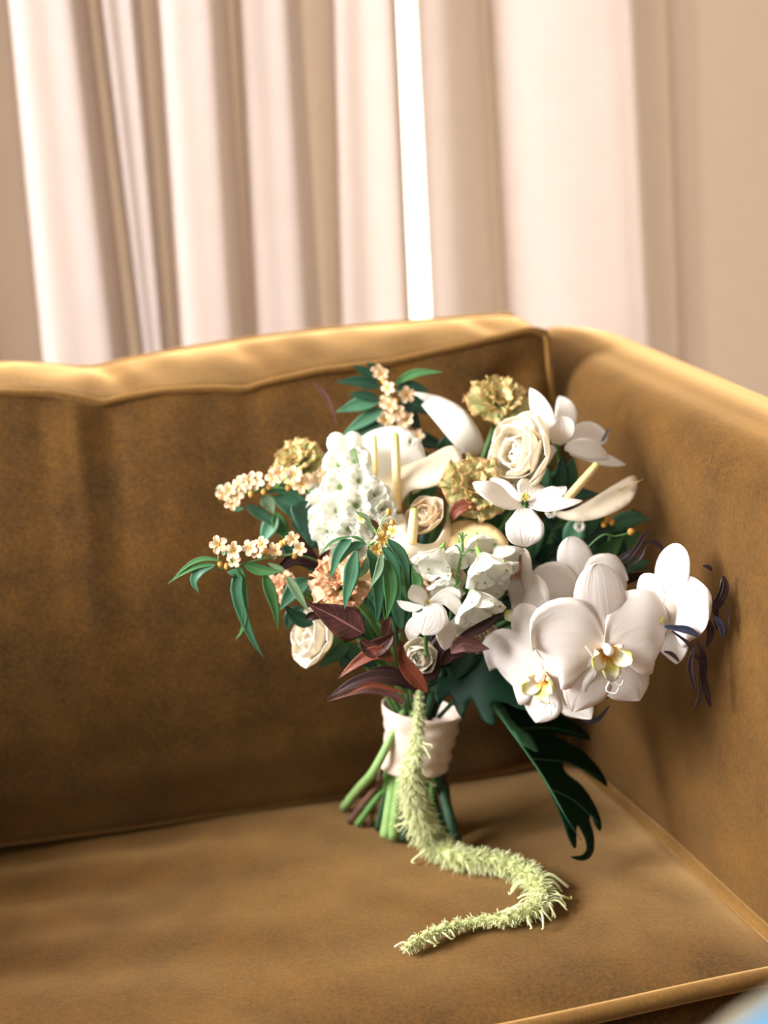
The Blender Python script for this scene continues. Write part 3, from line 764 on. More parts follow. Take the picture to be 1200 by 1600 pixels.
spathe('pointed white anthurium beside the green-gold carnation', WSPATHE, [(644, 614), (668, 615), (694, 622), (720, 636), (738, 655), (752, 680), (756, 700), (744, 714), (726, 710), (706, 691), (682, 661), (661, 636)], bowl(.04, 705, 660, 60, 50, .02, -.0002, -.0003))
spathe('cream anthurium curled like a boat at the front', CREAM, [(574, 852), (576, 818), (592, 797), (612, 791), (630, 803), (641, 836), (654, 849), (678, 848), (690, 832), (699, 812), (706, 822), (702, 846), (684, 864), (654, 878), (622, 882), (594, 872)], bowl(-.085, 640, 850, 70, 40, .03, 0, -.0004), ((643, 850, -.088), (648, 794, -.08)), 8)
spathe('cream anthurium pointing towards the arm', CREAM, [(857, 794), (882, 799), (910, 788), (938, 771), (962, 756), (984, 744), (994, 745), (995, 763), (985, 784), (960, 800), (930, 811), (900, 814), (872, 808)], bowl(-.03, 925, 785, 75, 40, .015, -.00025, -.0007), ((886, 780, -.045), (934, 724, -.03)), 7)
spathe('peach-cream anthurium behind the bell flowers', PEACHSP, [(694, 850), (702, 822), (726, 812), (764, 818), (786, 835), (795, 853), (782, 868), (744, 880), (710, 876)], bowl(-.066, 745, 845, 50, 30, .010, -.0003, -.0007))

# big split leaves
v, f, u = outline_geo([(668, 1070), (672, 1050), (700, 1030), (745, 1022), (800, 1020), (850, 1050), (880, 1085), (850, 1110), (812, 1108), (790, 1098), (768, 1100), (775, 1122), (774, 1133), (757, 1128), (745, 1108), (735, 1092), (728, 1108), (722, 1122), (712, 1108), (706, 1086), (697, 1088), (688, 1100), (680, 1092), (680, 1074), (686, 1066), (676, 1072)],
                     lambda x, y: -.075 + .00035 * (1080 - y) - .0002 * (x - 760) + .004 * math.sin((x - 670) / 20), .0009, 7)
o = obj('split_leaf', v, f, PHILO, bq, u); o['label'] = 'glossy deep green lobed leaf'
hang = lambda x, y: -.055 - .00016 * (y - 1100) + .0006 * (x - 770 - (y - 1090) * .6)
v, f, u = outline_geo([(766, 1094), (790, 1098), (830, 1096), (880, 1118), (912, 1140), (921, 1156), (890, 1150), (866, 1148), (905, 1170), (935, 1198), (950, 1228), (930, 1216), (900, 1196), (880, 1190), (884, 1206), (910, 1228), (930, 1258), (940, 1285), (938, 1298), (930, 1288), (924, 1272), (921, 1280), (928, 1305), (928, 1330), (918, 1343), (904, 1344), (892, 1338), (905, 1337), (916, 1330), (915, 1312), (904, 1290), (901, 1296), (900, 1325), (890, 1312), (880, 1284), (862, 1240), (838, 1198), (808, 1150), (782, 1118)],
                     hang, .0009, 7)
big = obj('split_leaf', v, f, PHILO, bq, u); big['label'] = 'deep green split leaf hanging down to the seat'
v, f, u = outline_geo([(766, 1092), (776, 1090), (788, 1104), (798, 1122), (814, 1138), (830, 1150), (841, 1174), (826, 1168), (810, 1158), (790, 1130)], lambda x, y: hang(x, y) - .012 - .0002 * (x - 766), .0008, 6)
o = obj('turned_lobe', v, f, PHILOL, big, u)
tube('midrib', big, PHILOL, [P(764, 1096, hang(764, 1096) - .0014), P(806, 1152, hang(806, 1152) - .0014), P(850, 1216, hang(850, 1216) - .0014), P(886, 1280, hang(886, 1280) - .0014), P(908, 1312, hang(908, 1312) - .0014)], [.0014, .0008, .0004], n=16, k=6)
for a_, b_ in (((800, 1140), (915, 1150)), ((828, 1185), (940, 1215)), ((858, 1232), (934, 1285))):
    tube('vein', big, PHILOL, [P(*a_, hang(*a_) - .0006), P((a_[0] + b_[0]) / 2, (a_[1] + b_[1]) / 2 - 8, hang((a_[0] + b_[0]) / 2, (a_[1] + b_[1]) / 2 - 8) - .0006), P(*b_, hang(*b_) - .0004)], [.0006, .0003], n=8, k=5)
# dark lobed leaves behind
for out_, d_ in (([(455, 790), (480, 782), (505, 800), (512, 820), (524, 826), (512, 836), (516, 850), (500, 848), (488, 858), (474, 838), (460, 815)], -.02),
                 ([(770, 880), (800, 850), (840, 846), (872, 862), (880, 900), (860, 930), (830, 900), (800, 905)], -.03),
                 ([(860, 835), (900, 815), (960, 820), (985, 850), (975, 890), (930, 875), (895, 868)], -.015)):
    v, f, u = outline_geo(out_, lambda x, y, q=d_, c=out_[0]: q + .0002 * (x - c[0]) - .0003 * (y - c[1]), .0008, 8)
    obj('leaf', v, f, LEAFD, bq, u)

# ---- carnations -----------------------------------------------------------------
def frill_meshes(m, name, frill, k=4):
    out = []
    for i in range(k):
        g = blade_geo([(0, .02, .0), (0, .35, .12), (0, .7, .2), (0, 1, .16)], .46, V((0, 0, 1)), prof=lambda t: max(.1, .16 + .84 * t ** .9) * (1 if t < .93 else .96), n=9, m=7, cup=.2, ruf=frill, rf=7, thick=.014, seed=i * 3 + 1)
        out.append(geo_mesh(name, g, m))
    return out
CARNM = frill_meshes(CARN, 'carnation_petal', .75); CARNGM = frill_meshes(CARNG, 'green_carnation_petal', .7)
def carnation(label, cx, cy, d, facing, R, ms, layers=((8, 8, 1.0), (8, 34, .92), (7, 55, .8), (6, 72, .62), (3, 84, .45))):
    M = frame(P(cx, cy, d), facing, R_.random() * 6, px(R, d))
    g = tube_geo([(0, 0, -.75), (0, 0, -.45), (0, 0, -.1), (0, 0, .05)], [.12, .22, .30, .26], n=8, k=10)
    o = link('carnation', geo_mesh('carnation_calyx', g, CALYX), bq, M); o['label'] = label
    for li, (n, el, s) in enumerate(layers):
        for i in range(n):
            J = Matrix.Rotation(2 * math.pi * (i + .5 * (li % 2)) / n + R_.uniform(-.15, .15), 4, 'Z') @ Matrix.Rotation(math.radians(el + R_.uniform(-8, 8)), 4, 'X') @ Matrix.Scale(s * R_.uniform(.92, 1.06), 4)
            link('petal', R_.choice(ms), o, M @ J)
    c = M.translation; b = M @ V((0, 0, -.7))
    tube('flower_stalk', o, STEMG, [b, b.lerp(P(640, 1060, .0), .4) + V((0, .01, 0)), P(640, 1080, .0)], .003, n=10, k=8)
    return o
carnation('peach frilled carnation above the veined maroon leaf', 537, 914, -.10, wv(-.25, .6, .75), 52, CARNM)
carnation('green-gold carnation among the peach florets', 470, 732, .045, wv(-.2, .8, .5), 46, CARNGM)
carnation('green-gold carnation at the bouquet top', 778, 640, .055, wv(.1, .75, .6), 52, CARNGM)
carnation('green and rose carnation behind the open white flower', 742, 770, -.015, wv(0, .6, .8), 56, CARNGM)
carnation('peach carnation half hidden beside the bell flowers', 800, 882, -.06, wv(.3, .3, .9), 26, CARNM)
carnation('pink-peach carnation behind the narrow leaves', 446, 915, -.03, wv(-.5, .2, .8), 28, CARNM)
leaf(RUST, [(704, 815), (715, 795), (735, 790), (750, 800)], 12, -.045, wv(0, .5, .8), prof=p_leaf)

# ---- roses / ranunculus -----------------------------------------------------------
def rose(label, cx, cy, d, facing, R, m, layers=((5, 14, 1.0), (5, 36, .94), (5, 52, .84), (4, 64, .7), (3, 74, .55)), cupk=.8):
    key = 'rose_' + m.name
    if key not in ODATA:
        ODATA[key] = [geo_mesh('rose_petal', blade_geo([(0, .03, 0), (0, .4, .04), (0, .75, .16), (0, .98, .36)], .58, V((0, 0, 1)), prof=p_round, n=10, m=5, cup=cupk * .55, ruf=.16, rf=2.5, thick=.014, seed=i), m) for i in range(4)]
    M = frame(P(cx, cy, d), facing, R_.random() * 6, px(R, d))
    g = tube_geo([(0, 0, -.45), (0, 0, -.25), (0, 0, -.05), (0, 0, .05)], [.10, .2, .26, .2], n=8, k=10)
    o = link('rose', geo_mesh('rose_hip', g, CALYX), bq, M); o['label'] = label
    for li, (n, el, s) in enumerate(layers):
        for i in range(n):
            J = Matrix.Rotation(2 * math.pi * (i + .5 * (li % 2)) / n + R_.uniform(-.1, .1), 4, 'Z') @ Matrix.Rotation(math.radians(el + R_.uniform(-5, 5)), 4, 'X') @ Matrix.Scale(s, 4)
            link('petal', R_.choice(ODATA[key]), o, M @ J)
    b = M @ V((0, 0, -.4))
    tube('flower_stalk', o, STEMG, [b, b.lerp(P(640, 1060, .01), .4) + V((0, .01, 0)), P(640, 1085, .01)], .003, n=10, k=8)
    return o
rose('white rose seen from the side near the arm', 838, 714, .0, wv(-.7, .35, .6), 76, ROSEW)
rose('white rose turned to the back cushion under the maroon leaf', 512, 1000, -.045, wv(-.8, .4, .45), 62, ROSEW)
rose('cream rose in the middle', 688, 912, -.055, wv(.0, .5, .85), 48, ROSEC)
rose('white rose low in the middle', 655, 1018, -.06, wv(-.1, -.1, 1), 38, ROSEW)
rose('white rose low behind the orchids', 740, 985, -.04, wv(.1, -.1, 1), 42, ROSEC)
rose('cream rose behind the long spadix', 672, 816, -.03, wv(-.35, .7, .6), 42, ROSEC)

# ---- white stock / delphinium spikes: florets are sub-parts ----------------------------
def floret_mesh(name, npet, m, mcen, prof, w, lift, spots=False, rows=1, seed=0, ruf=.12):
    gs, mi = [], []
    for r in range(rows):
        for i in range(npet):
            a = 2 * math.pi * (i + .5 * r) / npet; s = 1 - .28 * r
            z = lift + .45 * r
            g = blade_geo([(0, .05, 0), (0, .4 * s, .10 + z * .3), (0, .75 * s, .14 + z * .6), (0, 1.0 * s, .08 + z)], w * s, V((0, 0, 1)), prof=prof, n=9, m=4, cup=.3, ruf=ruf, rf=2.5, thick=.02, seed=seed + i + r * 7)
            Rm = Matrix.Rotation(a, 3, 'Z'); gs.append(([Rm @ p for p in g[0]], g[1], g[2])); mi.append(0)
            if spots and r == 0:
                k_ = 3 * 7 + 3
                tip = Rm @ V((0, .86, .10 + z * .8)); gs.append(tube_geo([tip + V((0, 0, -.05)), tip + V((0, 0, .03))], [.05, .025], n=2, k=6)); mi.append(1)
    gs.append(tube_geo([(0, 0, -.35), (0, 0, -.05), (0, 0, .16)], [.05, .12, .09], n=4, k=8)); mi.append(1)
    v, f, u, mm = merge(gs, mi)
    return geo_mesh(name, (v, f, u), m, mcen, mis=mm)
STOCKM = [floret_mesh('stock_floret', 6, DELPH, GREENDOT, p_round, .48, .15, True, 2, s, .4) for s in (1, 5)]
BELLM = [floret_mesh('bell_floret', 5, DELPH, GREENDOT, p_round, .62, .95, True, 1, s, .42) for s in (2, 8)]
PEACHM = [floret_mesh('peach_floret', 5, FLPEACH, BUDY, p_round, .36, .05, False, 1, s) for s in (1, 2)]
YELM = [floret_mesh('yellow_floret', 5, FLYEL, BUDY, p_round, .36, .05, False, 1, s) for s in (3, 4)]
def spike(label, stem, d, r=2.0, m=STEMG):
    v, f, u = tube_geo(path(stem, d), px(r, d), n=20, k=8); o = obj('flower_spike', v, f, m, bq, u); o['label'] = label; return o
def put(ms, parent, x, y, d, facing, R, name='floret'):
    return link(name, R_.choice(ms), parent, frame(P(x, y, d), facing, R_.random() * 6, px(R, d)))
def pedicel(parent, a, b, d, r=1.2, m=STEMG, sag=-6):
    mid = ((a[0] + b[0]) / 2, (a[1] + b[1]) / 2 + sag)
    tube('pedicel', parent, m, path([a, mid, b], d), px(r, d), n=8, k=6)
sk = spike('white flower spike with green-tipped petals', [(552, 700, .0), (562, 740), (570, 790), (575, 840), (600, 920, .0), (630, 1040, 0)], -.025)
for (x, y, d_, R) in ((512, 758, .0, 24), (530, 728, .01, 24), (556, 722, 0, 24), (505, 790, -.01, 26), (532, 762, -.02, 28), (560, 752, -.03, 24), (505, 812, -.02, 24), (528, 798, -.035, 30), (556, 790, -.045, 28), (584, 776, -.04, 24), (515, 828, -.03, 28), (545, 826, -.05, 28), (572, 818, -.05, 26), (596, 796, -.045, 22), (530, 855, -.045, 28), (560, 856, -.055, 26), (600, 820, -.05, 22), (545, 700, .02, 18)):
    put(STOCKM, sk, x, y, d_, wv((x - 550) / 110, (770 - y) / 160 + .3, .9), R * 1.12)
for (x, y) in ((526, 693), (552, 692), (565, 708)):
    a = P(x, y, .005); o = small_ball(a, px(16 if x < 560 else 10, 0), 'bud', DELPH, sk, (1, .9, 1.15)); pedicel(sk, (558, 720), (x + 4, y + 12), .005, 1.6)
dl = spike('white bell flower spike with thin green branches', [(722, 832), (722, 862), (716, 890), (712, 925), (704, 960), (690, 1050, .0)], -.105, 2.2)
for (x, y, d_, R, fa) in ((690, 858, -.105, 36, wv(-.5, -.75, .5)), (716, 850, -.085, 30, wv(-.1, -.75, .6)), (750, 866, -.118, 42, wv(.3, -.75, .6)), (776, 852, -.085, 32, wv(.45, -.7, .5)), (738, 922, -.122, 42, wv(.2, -.8, .55)),
                          (776, 880, -.10, 26, wv(.6, -.6, .5)), (700, 900, -.085, 30, wv(-.2, -.7, .6)), (722, 958, -.085, 28, wv(-.1, -.8, .5)), (680, 872, -.075, 26, wv(-.6, -.3, .7)), (758, 900, -.08, 30, wv(.3, -.6, .7)), (746, 838, -.075, 28, wv(.1, -.5, .8))):
    put(BELLM, dl, x, y, d_, fa, R)
for a_, b_ in (((721, 868), (710, 852)), ((721, 872), (742, 860)), ((722, 850), (730, 836)), ((718, 900), (700, 892)), ((714, 918), (735, 905)), ((712, 930), (728, 925)), ((722, 845), (715, 835))):
    pedicel(dl, a_, b_, -.112, 1.3)
# little white fillers between the orchids
wf = spike('tiny white filler blossoms between the orchids', [(850, 905), (840, 940), (800, 1000, -.03)], -.06, 1.3)
for (x, y) in ((842, 905), (858, 912), (870, 905), (848, 925), (835, 918), (878, 918)):
    put(STOCKM, wf, x, y, -.065 + R_.uniform(-.006, .006), wv(R_.uniform(-.4, .4), .3, .9), 13)
for (x, y, d_) in ((905, 822, -.03), (860, 800, -.045), (640, 690, .02)):
    put(STOCKM, wf, x, y, d_, wv(R_.uniform(-.4, .4), .2, .9), 10)

# ---- peach floret sprigs with narrow leaves ---------------------------------------------
def sprig(label, stem, d, florets, buds, ms, R):
    o = spike(label, stem, d, 1.7, STEMG)
    for q in florets:
        x, y = q[:2]; dd = d + (q[2] if len(q) > 2 else R_.uniform(-.008, .004))
        # short stalk down to the stem
        s = min(path(stem, d), key=lambda p: (p - P(x, y, dd)).length)
        put(ms, o, x, y, dd, wv(R_.uniform(-.5, .4), R_.uniform(.0, .6), .9), R * R_.uniform(.85, 1.1))
        tube('pedicel', o, STEML, [s, s.lerp(P(x, y, dd), .6) + V((0, .003, .001)), P(x, y, dd)], .0006, n=5, k=5)
    for (x, y) in buds: small_ball(P(x, y, d), px(4.5, d), 'bud', BUDY, o, (1, 1, 1.3))
    return o
s1 = sprig('sprig of peach florets above the narrow drooping leaves', [(340, 888), (366, 885), (410, 874), (470, 868), (520, 900, -.06), (600, 1020, -.02)], -.085,
           [(342, 851), (367, 860), (366, 875), (391, 856), (402, 861), (409, 850), (430, 860), (457, 842), (469, 857)], [(414, 861), (440, 850), (445, 847), (354, 885), (344, 882), (460, 868)], PEACHM, 14)
for m_, pts, w_ in ((LEAFM, [(344, 876), (318, 873), (292, 884), (264, 912)], 4), (LEAFM, [(338, 883), (312, 884), (285, 896), (262, 912)], 4), (LEAFT, [(337, 882), (314, 890), (303, 908), (311, 928)], 9),
                    (LEAFM, [(358, 872), (376, 892), (383, 938), (380, 980), (367, 1001)], 5.5), (LEAFT, [(355, 894), (371, 898), (370, 926), (380, 962), (396, 1002), (413, 1029)], 10),
                    (LEAFM, [(413, 896), (420, 918), (430, 950), (434, 986)], 9.5), (LEAFM, [(380, 880), (410, 892), (446, 892)], 9), (LEAFP, [(448, 900), (464, 924), (483, 958)], 8), (LEAFT, [(484, 906), (458, 924), (437, 954)], 15),
                    (LEAFD, [(490, 975), (465, 965), (443, 945)], 12), (LEAFP, [(418, 880), (438, 888), (446, 892)], 4), (LEAFP, [(348, 868), (352, 862), (360, 870)], 4)):
    leaf(m_, pts, w_, -.088 if w_ < 12 else -.065, wv(R_.uniform(-.2, .2), .35, 1), parent=s1)
s2 = sprig('sprig of peach florets by the green-gold carnation', [(350, 780), (380, 772), (430, 762), (490, 780), (540, 880, -.02), (610, 1030, .0)], -.005,
           [(401, 750), (377, 757), (388, 752), (367, 776), (350, 770), (358, 766), (461, 741), (471, 757), (478, 752), (500, 744), (428, 746), (436, 738), (362, 787), (508, 748)], [(345, 776), (392, 772), (420, 760), (450, 762), (412, 768)], PEACHM, 14.5)
for m_, pts, w_ in ((LEAFT, [(384, 790), (412, 806), (448, 833)], 9), (LEAFT, [(396, 767), (445, 764), (502, 808)], 9), (LEAFP, [(408, 776), (420, 786), (428, 804)], 12), (LEAFT, [(428, 776), (462, 796), (482, 838)], 16), (LEAFT, [(434, 808), (420, 826), (408, 852)], 14), (LEAFD, [(460, 790), (480, 820), (500, 860)], 20),
                    (LEAFT, [(357, 789), (370, 795), (382, 794)], 5), (LEAFT, [(337, 766), (346, 760), (360, 762)], 3.5), (LEAFM, [(430, 800), (440, 826), (460, 850)], 12), (LEAFD, [(440, 850), (470, 865), (500, 900)], 18)):
    leaf(m_, pts, w_, .0, wv(R_.uniform(-.3, .1), .4, .9), parent=s2)
s3 = sprig('sprig of peach florets with dark leaves at the top', [(592, 578), (604, 610), (612, 650), (620, 700), (640, 800, .03), (650, 1000, .02)], .07,
           [(596, 584), (590, 580), (607, 606), (604, 628), (610, 634), (621, 645), (602, 656), (630, 663), (636, 655), (652, 682), (635, 617), (614, 650)], [(600, 595), (618, 628)], PEACHM, 13)
for m_, pts, w_ in ((LEAFD, [(594, 606), (560, 596), (524, 597)], 9), (LEAFD, [(592, 596), (572, 582), (549, 570)], 8), (LEAFT, [(594, 626), (560, 632), (524, 644)], 12), (LEAFD, [(592, 624), (568, 618), (542, 616)], 8), (LEAFT, [(600, 640), (570, 656), (534, 680)], 11), (LEAFD, [(604, 652), (580, 668), (548, 684)], 12),
                    (LEAFM, [(616, 600), (650, 583), (692, 581)], 7), (LEAFD, [(618, 608), (645, 604), (672, 612)], 9), (LEAFD, [(622, 630), (648, 632), (676, 650)], 14), (LEAFD, [(620, 640), (640, 650), (658, 676)], 14), (LEAFD, [(590, 592), (585, 575), (572, 566)], 6), (LEAFD, [(640, 680), (670, 690), (700, 700)], 12)):
    leaf(m_, pts, w_, .075, wv(R_.uniform(-.2, .2), .3, 1), parent=s3)
s4 = sprig('sprig of yellow florets with drooping narrow leaves at the front', [(610, 826), (596, 844), (575, 854), (590, 890, -.12), (600, 960, -.10), (620, 1040, -.04)], -.14,
           [(600, 834), (608, 834), (614, 830), (604, 826), (588, 857), (592, 866), (566, 808), (598, 842)], [(607, 800), (613, 817), (600, 828)], YELM, 12)
for a_, b_ in (((588, 836), (606, 801)), ((590, 840), (611, 818)), ((596, 844), (570, 812))): pedicel(s4, a_, b_, -.14, 1.1, STEML, -5)
for m_, pts, w_, dd in ((LEAFT, [(549, 843), (530, 862), (515, 908)], 10, -.14), (LEAFT, [(572, 850), (548, 856), (530, 882)], 7, -.138), (LEAFM, [(549, 838), (520, 846), (498, 868)], 2.6, -.14), (LEAFT, [(557, 860), (551, 884), (549, 900), (542, 928), (538, 952)], 13, -.148),
                        (LEAFP, [(574, 870), (567, 892), (542, 906)], 7, -.146), (LEAFT, [(574, 858), (590, 895), (592, 935), (589, 978)], 12, -.142), (LEAFP, [(596, 866), (592, 892), (577, 920)], 7, -.152), (LEAFM, [(603, 874), (610, 905), (610, 935), (604, 968)], 13, -.150),
                        (LEAFT, [(597, 852), (618, 885), (626, 922)], 8.5, -.144), (LEAFT, [(606, 842), (630, 872), (640, 918)], 9, -.146), (LEAFM, [(645, 893), (653, 912), (640, 934)], 8, -.11), (LEAFP, [(555, 799), (575, 812), (586, 846)], 4, -.14), (DUSTY, [(573, 812), (586, 824), (582, 842)], 7, -.134),
                        (LEAFT, [(640, 930), (648, 955), (632, 985)], 12, -.09), (LEAFP, [(600, 846), (615, 862), (622, 880)], 4, -.142), (LEAFM, [(548, 838), (562, 842), (574, 852)], 2.5, -.14), (LEAFT, [(600, 870), (622, 905), (624, 940)], 8, -.13)):
    leaf(m_, pts, w_, dd, wv(R_.uniform(-.25, .25), .3, 1), parent=s4)

# ---- maroon leaves ----------------------------------------------------------------------
for m_, pts, w_, dd, fa, cu, pr in (
        (MAROON, [(568, 990), (548, 978), (520, 962), (481, 943)], 29, -.135, wv(-.1, .45, 1), .12, p_leaf),
        (RUST, [(617, 1034), (590, 1020), (560, 1034), (527, 1061)], 12, -.12, wv(-.1, .5, .8), .4, p_leaf),
        (RUST, [(668, 1082), (650, 1058), (632, 1034), (625, 998)], 15, -.115, wv(-.3, .2, 1), .3, p_leaf),
        (DARKM, [(652, 1078), (606, 1058), (556, 1066), (510, 1092)], 13, -.10, wv(0, .6, .8), .4, p_leaf),
        (DUSTY, [(634, 1100), (600, 1078), (560, 1078), (512, 1096)], 9, -.112, wv(0, .1, 1), .5, p_leaf),
        (RUST, [(545, 1084), (575, 1070), (610, 1076), (640, 1086)], 5, -.118, wv(0, .3, 1), .4, p_leaf),
        (MAROON, [(562, 1000), (582, 1014), (604, 1002), (616, 988)], 16, -.118, wv(.1, .2, 1), .5, p_leaf),
        (DUSTY, [(600, 996), (602, 982), (606, 970), (612, 964)], 9, -.118, wv(.1, .1, 1), .5, p_leaf),
        (DARKM, [(500, 886), (478, 872), (455, 874), (428, 900)], 15, -.07, wv(-.1, .3, 1), .2, p_leaf),
        (DARKM, [(452, 828), (468, 848), (486, 866), (505, 884)], 9, -.04, wv(.3, .2, 1), .3, p_leaf),
        (MAROON, [(498, 890), (506, 872), (516, 858)], 9, -.06, wv(.1, .2, 1), .3, p_leaf),
        (DARKM, [(718, 994), (745, 984), (768, 970), (787, 955)], 9, -.125, wv(0, .4, .9), .4, p_leaf),
        (DUSTY, [(704, 1020), (722, 1006), (742, 1010), (765, 1014)], 15, -.115, wv(.1, .4, .9), .3, p_leaf),
        (DARKM, [(690, 1040), (705, 1022), (730, 1024)], 12, -.10, wv(.1, .2, 1), .2, p_leaf),
        (DARKM, [(478, 968), (490, 962), (510, 966)], 8, -.09, wv(0, .2, 1), .3, p_leaf),
        (DARKM, [(640, 1070), (610, 1050), (580, 1046)], 12, -.085, wv(0, .2, 1), .3, p_leaf),
        (DARKM, [(660, 1060), (675, 1050), (690, 1020)], 14, -.07, wv(0, .1, 1), .3, p_leaf),
        (DUSTY, [(490, 596, .07), (512, 624, .07), (528, 668, .06)], 4, .07, wv(.3, .1, 1), .2, p_leaf),
        (DUSTY, [(488, 692, .06), (505, 706, .06), (522, 728, .05)], 6, .06, wv(.3, .1, 1), .2, p_leaf)):
    leaf(m_, pts, w_, dd, fa, 'maroon_leaf', None, pr, cup=cu, m=4, n=14, ruf=.25, rf=4)
leaf(LEAFT, [(545, 1008), (525, 1022), (495, 1044)], 12, -.055, prof=p_leaf)
leaf(LEAFT, [(560, 1010), (540, 1030), (535, 1045)], 12, -.05, prof=p_leaf)
leaf(LEAFD, [(475, 950), (455, 962), (448, 985)], 12, -.04, prof=p_leaf)
leaf(LEAFD, [(590, 1040), (560, 1030), (530, 1020)], 10, -.05, prof=p_leaf)

# ---- dark wispy foliage on the arm side ---------------------------------------------------
for m_, pts, w_, dd in ((WISP, [(970, 884), (988, 866), (1003, 843), (1014, 829)], 4, -.06), (WISP, [(1008, 850), (1020, 846), (1031, 852), (1041, 864)], 3.5, -.06), (WISP, [(960, 884), (976, 868), (996, 858)], 3.5, -.055), (WISP, [(975, 890), (1000, 872), (1010, 848)], 2.5, -.06),
                        (WISP, [(1098, 884), (1106, 886), (1113, 892)], 3, -.118), (WISP, [(1130, 899), (1134, 916), (1125, 942), (1112, 956)], 4.5, -.13), (WISPB, [(1115, 962), (1126, 976), (1131, 998)], 5, -.135), (WISPB, [(1038, 979), (1062, 982), (1078, 986), (1094, 996)], 5.5, -.15),
                        (WISP, [(1050, 986), (1076, 1006), (1090, 1028), (1104, 1036)], 3, -.15), (WISP, [(1084, 1012), (1079, 1044), (1088, 1084)], 4.5, -.135), (WISP, [(1096, 1010), (1098, 1060), (1111, 1106)], 5.5, -.13), (WISP, [(1092, 1050), (1094, 1086), (1084, 1108)], 2.2, -.135), (WISP, [(1038, 1018), (1050, 1022), (1062, 1034)], 3, -.15),
                        (WISP, [(1128, 935), (1140, 960), (1133, 996)], 1.2, -.135), (WISP, [(1100, 960), (1110, 985), (1104, 1012)], 5, -.125), (WISP, [(952, 1062), (936, 1084), (900, 1090)], 3.4, -.08), (WISPB, [(892, 1088), (903, 1114), (920, 1126), (936, 1122), (953, 1102)], 4, -.085), (WISP, [(926, 1046), (934, 1058), (942, 1076)], 6, -.075),
                        (WISP, [(930, 1070), (940, 1090), (952, 1088)], 2, -.08), (WISP, [(1105, 930), (1118, 950), (1120, 985)], 4, -.125), (WISP, [(1088, 1000), (1100, 1030), (1098, 1075)], 4, -.13), (WISP, [(1110, 950), (1124, 930), (1128, 905)], 3, -.125), (WISP, [(905, 1062), (915, 1085), (928, 1100)], 4, -.09), (WISPB, [(940, 1068), (930, 1096), (912, 1108)], 3, -.09), (WISP, [(940, 690, .03), (948, 678, .03), (952, 668, .03)], 2.5, .03), (WISP, [(1020, 905), (1000, 915), (985, 940)], 5, -.07), (DARKM, [(930, 900), (960, 905), (1010, 895)], 10, -.06)):
    if pts[0][0] > 1080: dd -= .018
    leaf(m_, pts, w_ * 1.15, dd, wv(-.1, .2, 1), 'wispy_leaf', None, p_strap, cup=.5, twist=R_.uniform(-.8, .8), m=2, n=14, thick=.001)
tube('twig', bq, STEMB, path([(1110, 960), (1090, 985), (1030, 985, -.11), (940, 960, -.06), (760, 1020, -.03)], -.128), [.001, .0014, .002], n=20, k=6)
ob = spike('orange bud on a thin green stalk', [(986, 832), (962, 838), (935, 840), (880, 900, -.02)], -.045, 1.4)
small_ball(P(986, 831, -.045), px(6, -.04), 'bud', BUDY, ob)
for (x, y) in ((948, 812), (956, 816), (944, 820)): small_ball(P(x, y, -.03), px(5, -.03), 'bud', BUDY, ob)
leaf(PEACHSP, [(900, 800), (960, 770), (1006, 748)], 2, -.02)

# ---- green leaves filling the heart of the bunch --------------------------------------------
FR = random.Random(11)
def fill(region, n, d0, d1, ms, l0, l1, w0, w1):
    for i in range(n):
        x = FR.uniform(region[0], region[2]); y = FR.uniform(region[1], region[3]); d_ = FR.uniform(d0, d1)
        a = math.atan2(y - 1080, x - 660) + FR.uniform(-.7, .7); L_ = FR.uniform(l0, l1)
        pts = [(x - math.cos(a) * L_ * .5, y - math.sin(a) * L_ * .5), (x, y - 5), (x + math.cos(a) * L_ * .5, y + math.sin(a) * L_ * .5 + 6)]
        leaf(FR.choice(ms), pts, FR.uniform(w0, w1), d_, wv(FR.uniform(-.5, .5), FR.uniform(0, .7), 1), prof=p_leaf, n=9, m=2)
fill((560, 780, 890, 980), 44, .02, .06, [LEAFD, LEAFD, LEAFT], 70, 130, 16, 26)
fill((820, 815, 985, 900), 26, -.03, .015, [LEAFD, LEAFT, LEAFM], 60, 100, 12, 20)
fill((780, 880, 900, 1000), 14, -.05, -.02, [LEAFD], 60, 100, 14, 22)
fill((640, 1000, 800, 1060), 14, -.06, -.02, [LEAFD, DARKM], 60, 90, 14, 20)
fill((770, 740, 900, 800), 9, .025, .05, [LEAFD, LEAFT], 60, 90, 12, 18)
fill((560, 690, 720, 760), 8, .04, .06, [LEAFD], 60, 90, 12, 18)
fill((500, 900, 640, 1000), 14, -.06, -.02, [LEAFD, LEAFT], 60, 90, 10, 16)
fill((790, 1010, 880, 1090), 8, -.05, -.03, [LEAFD, PHILO], 70, 110, 14, 20)

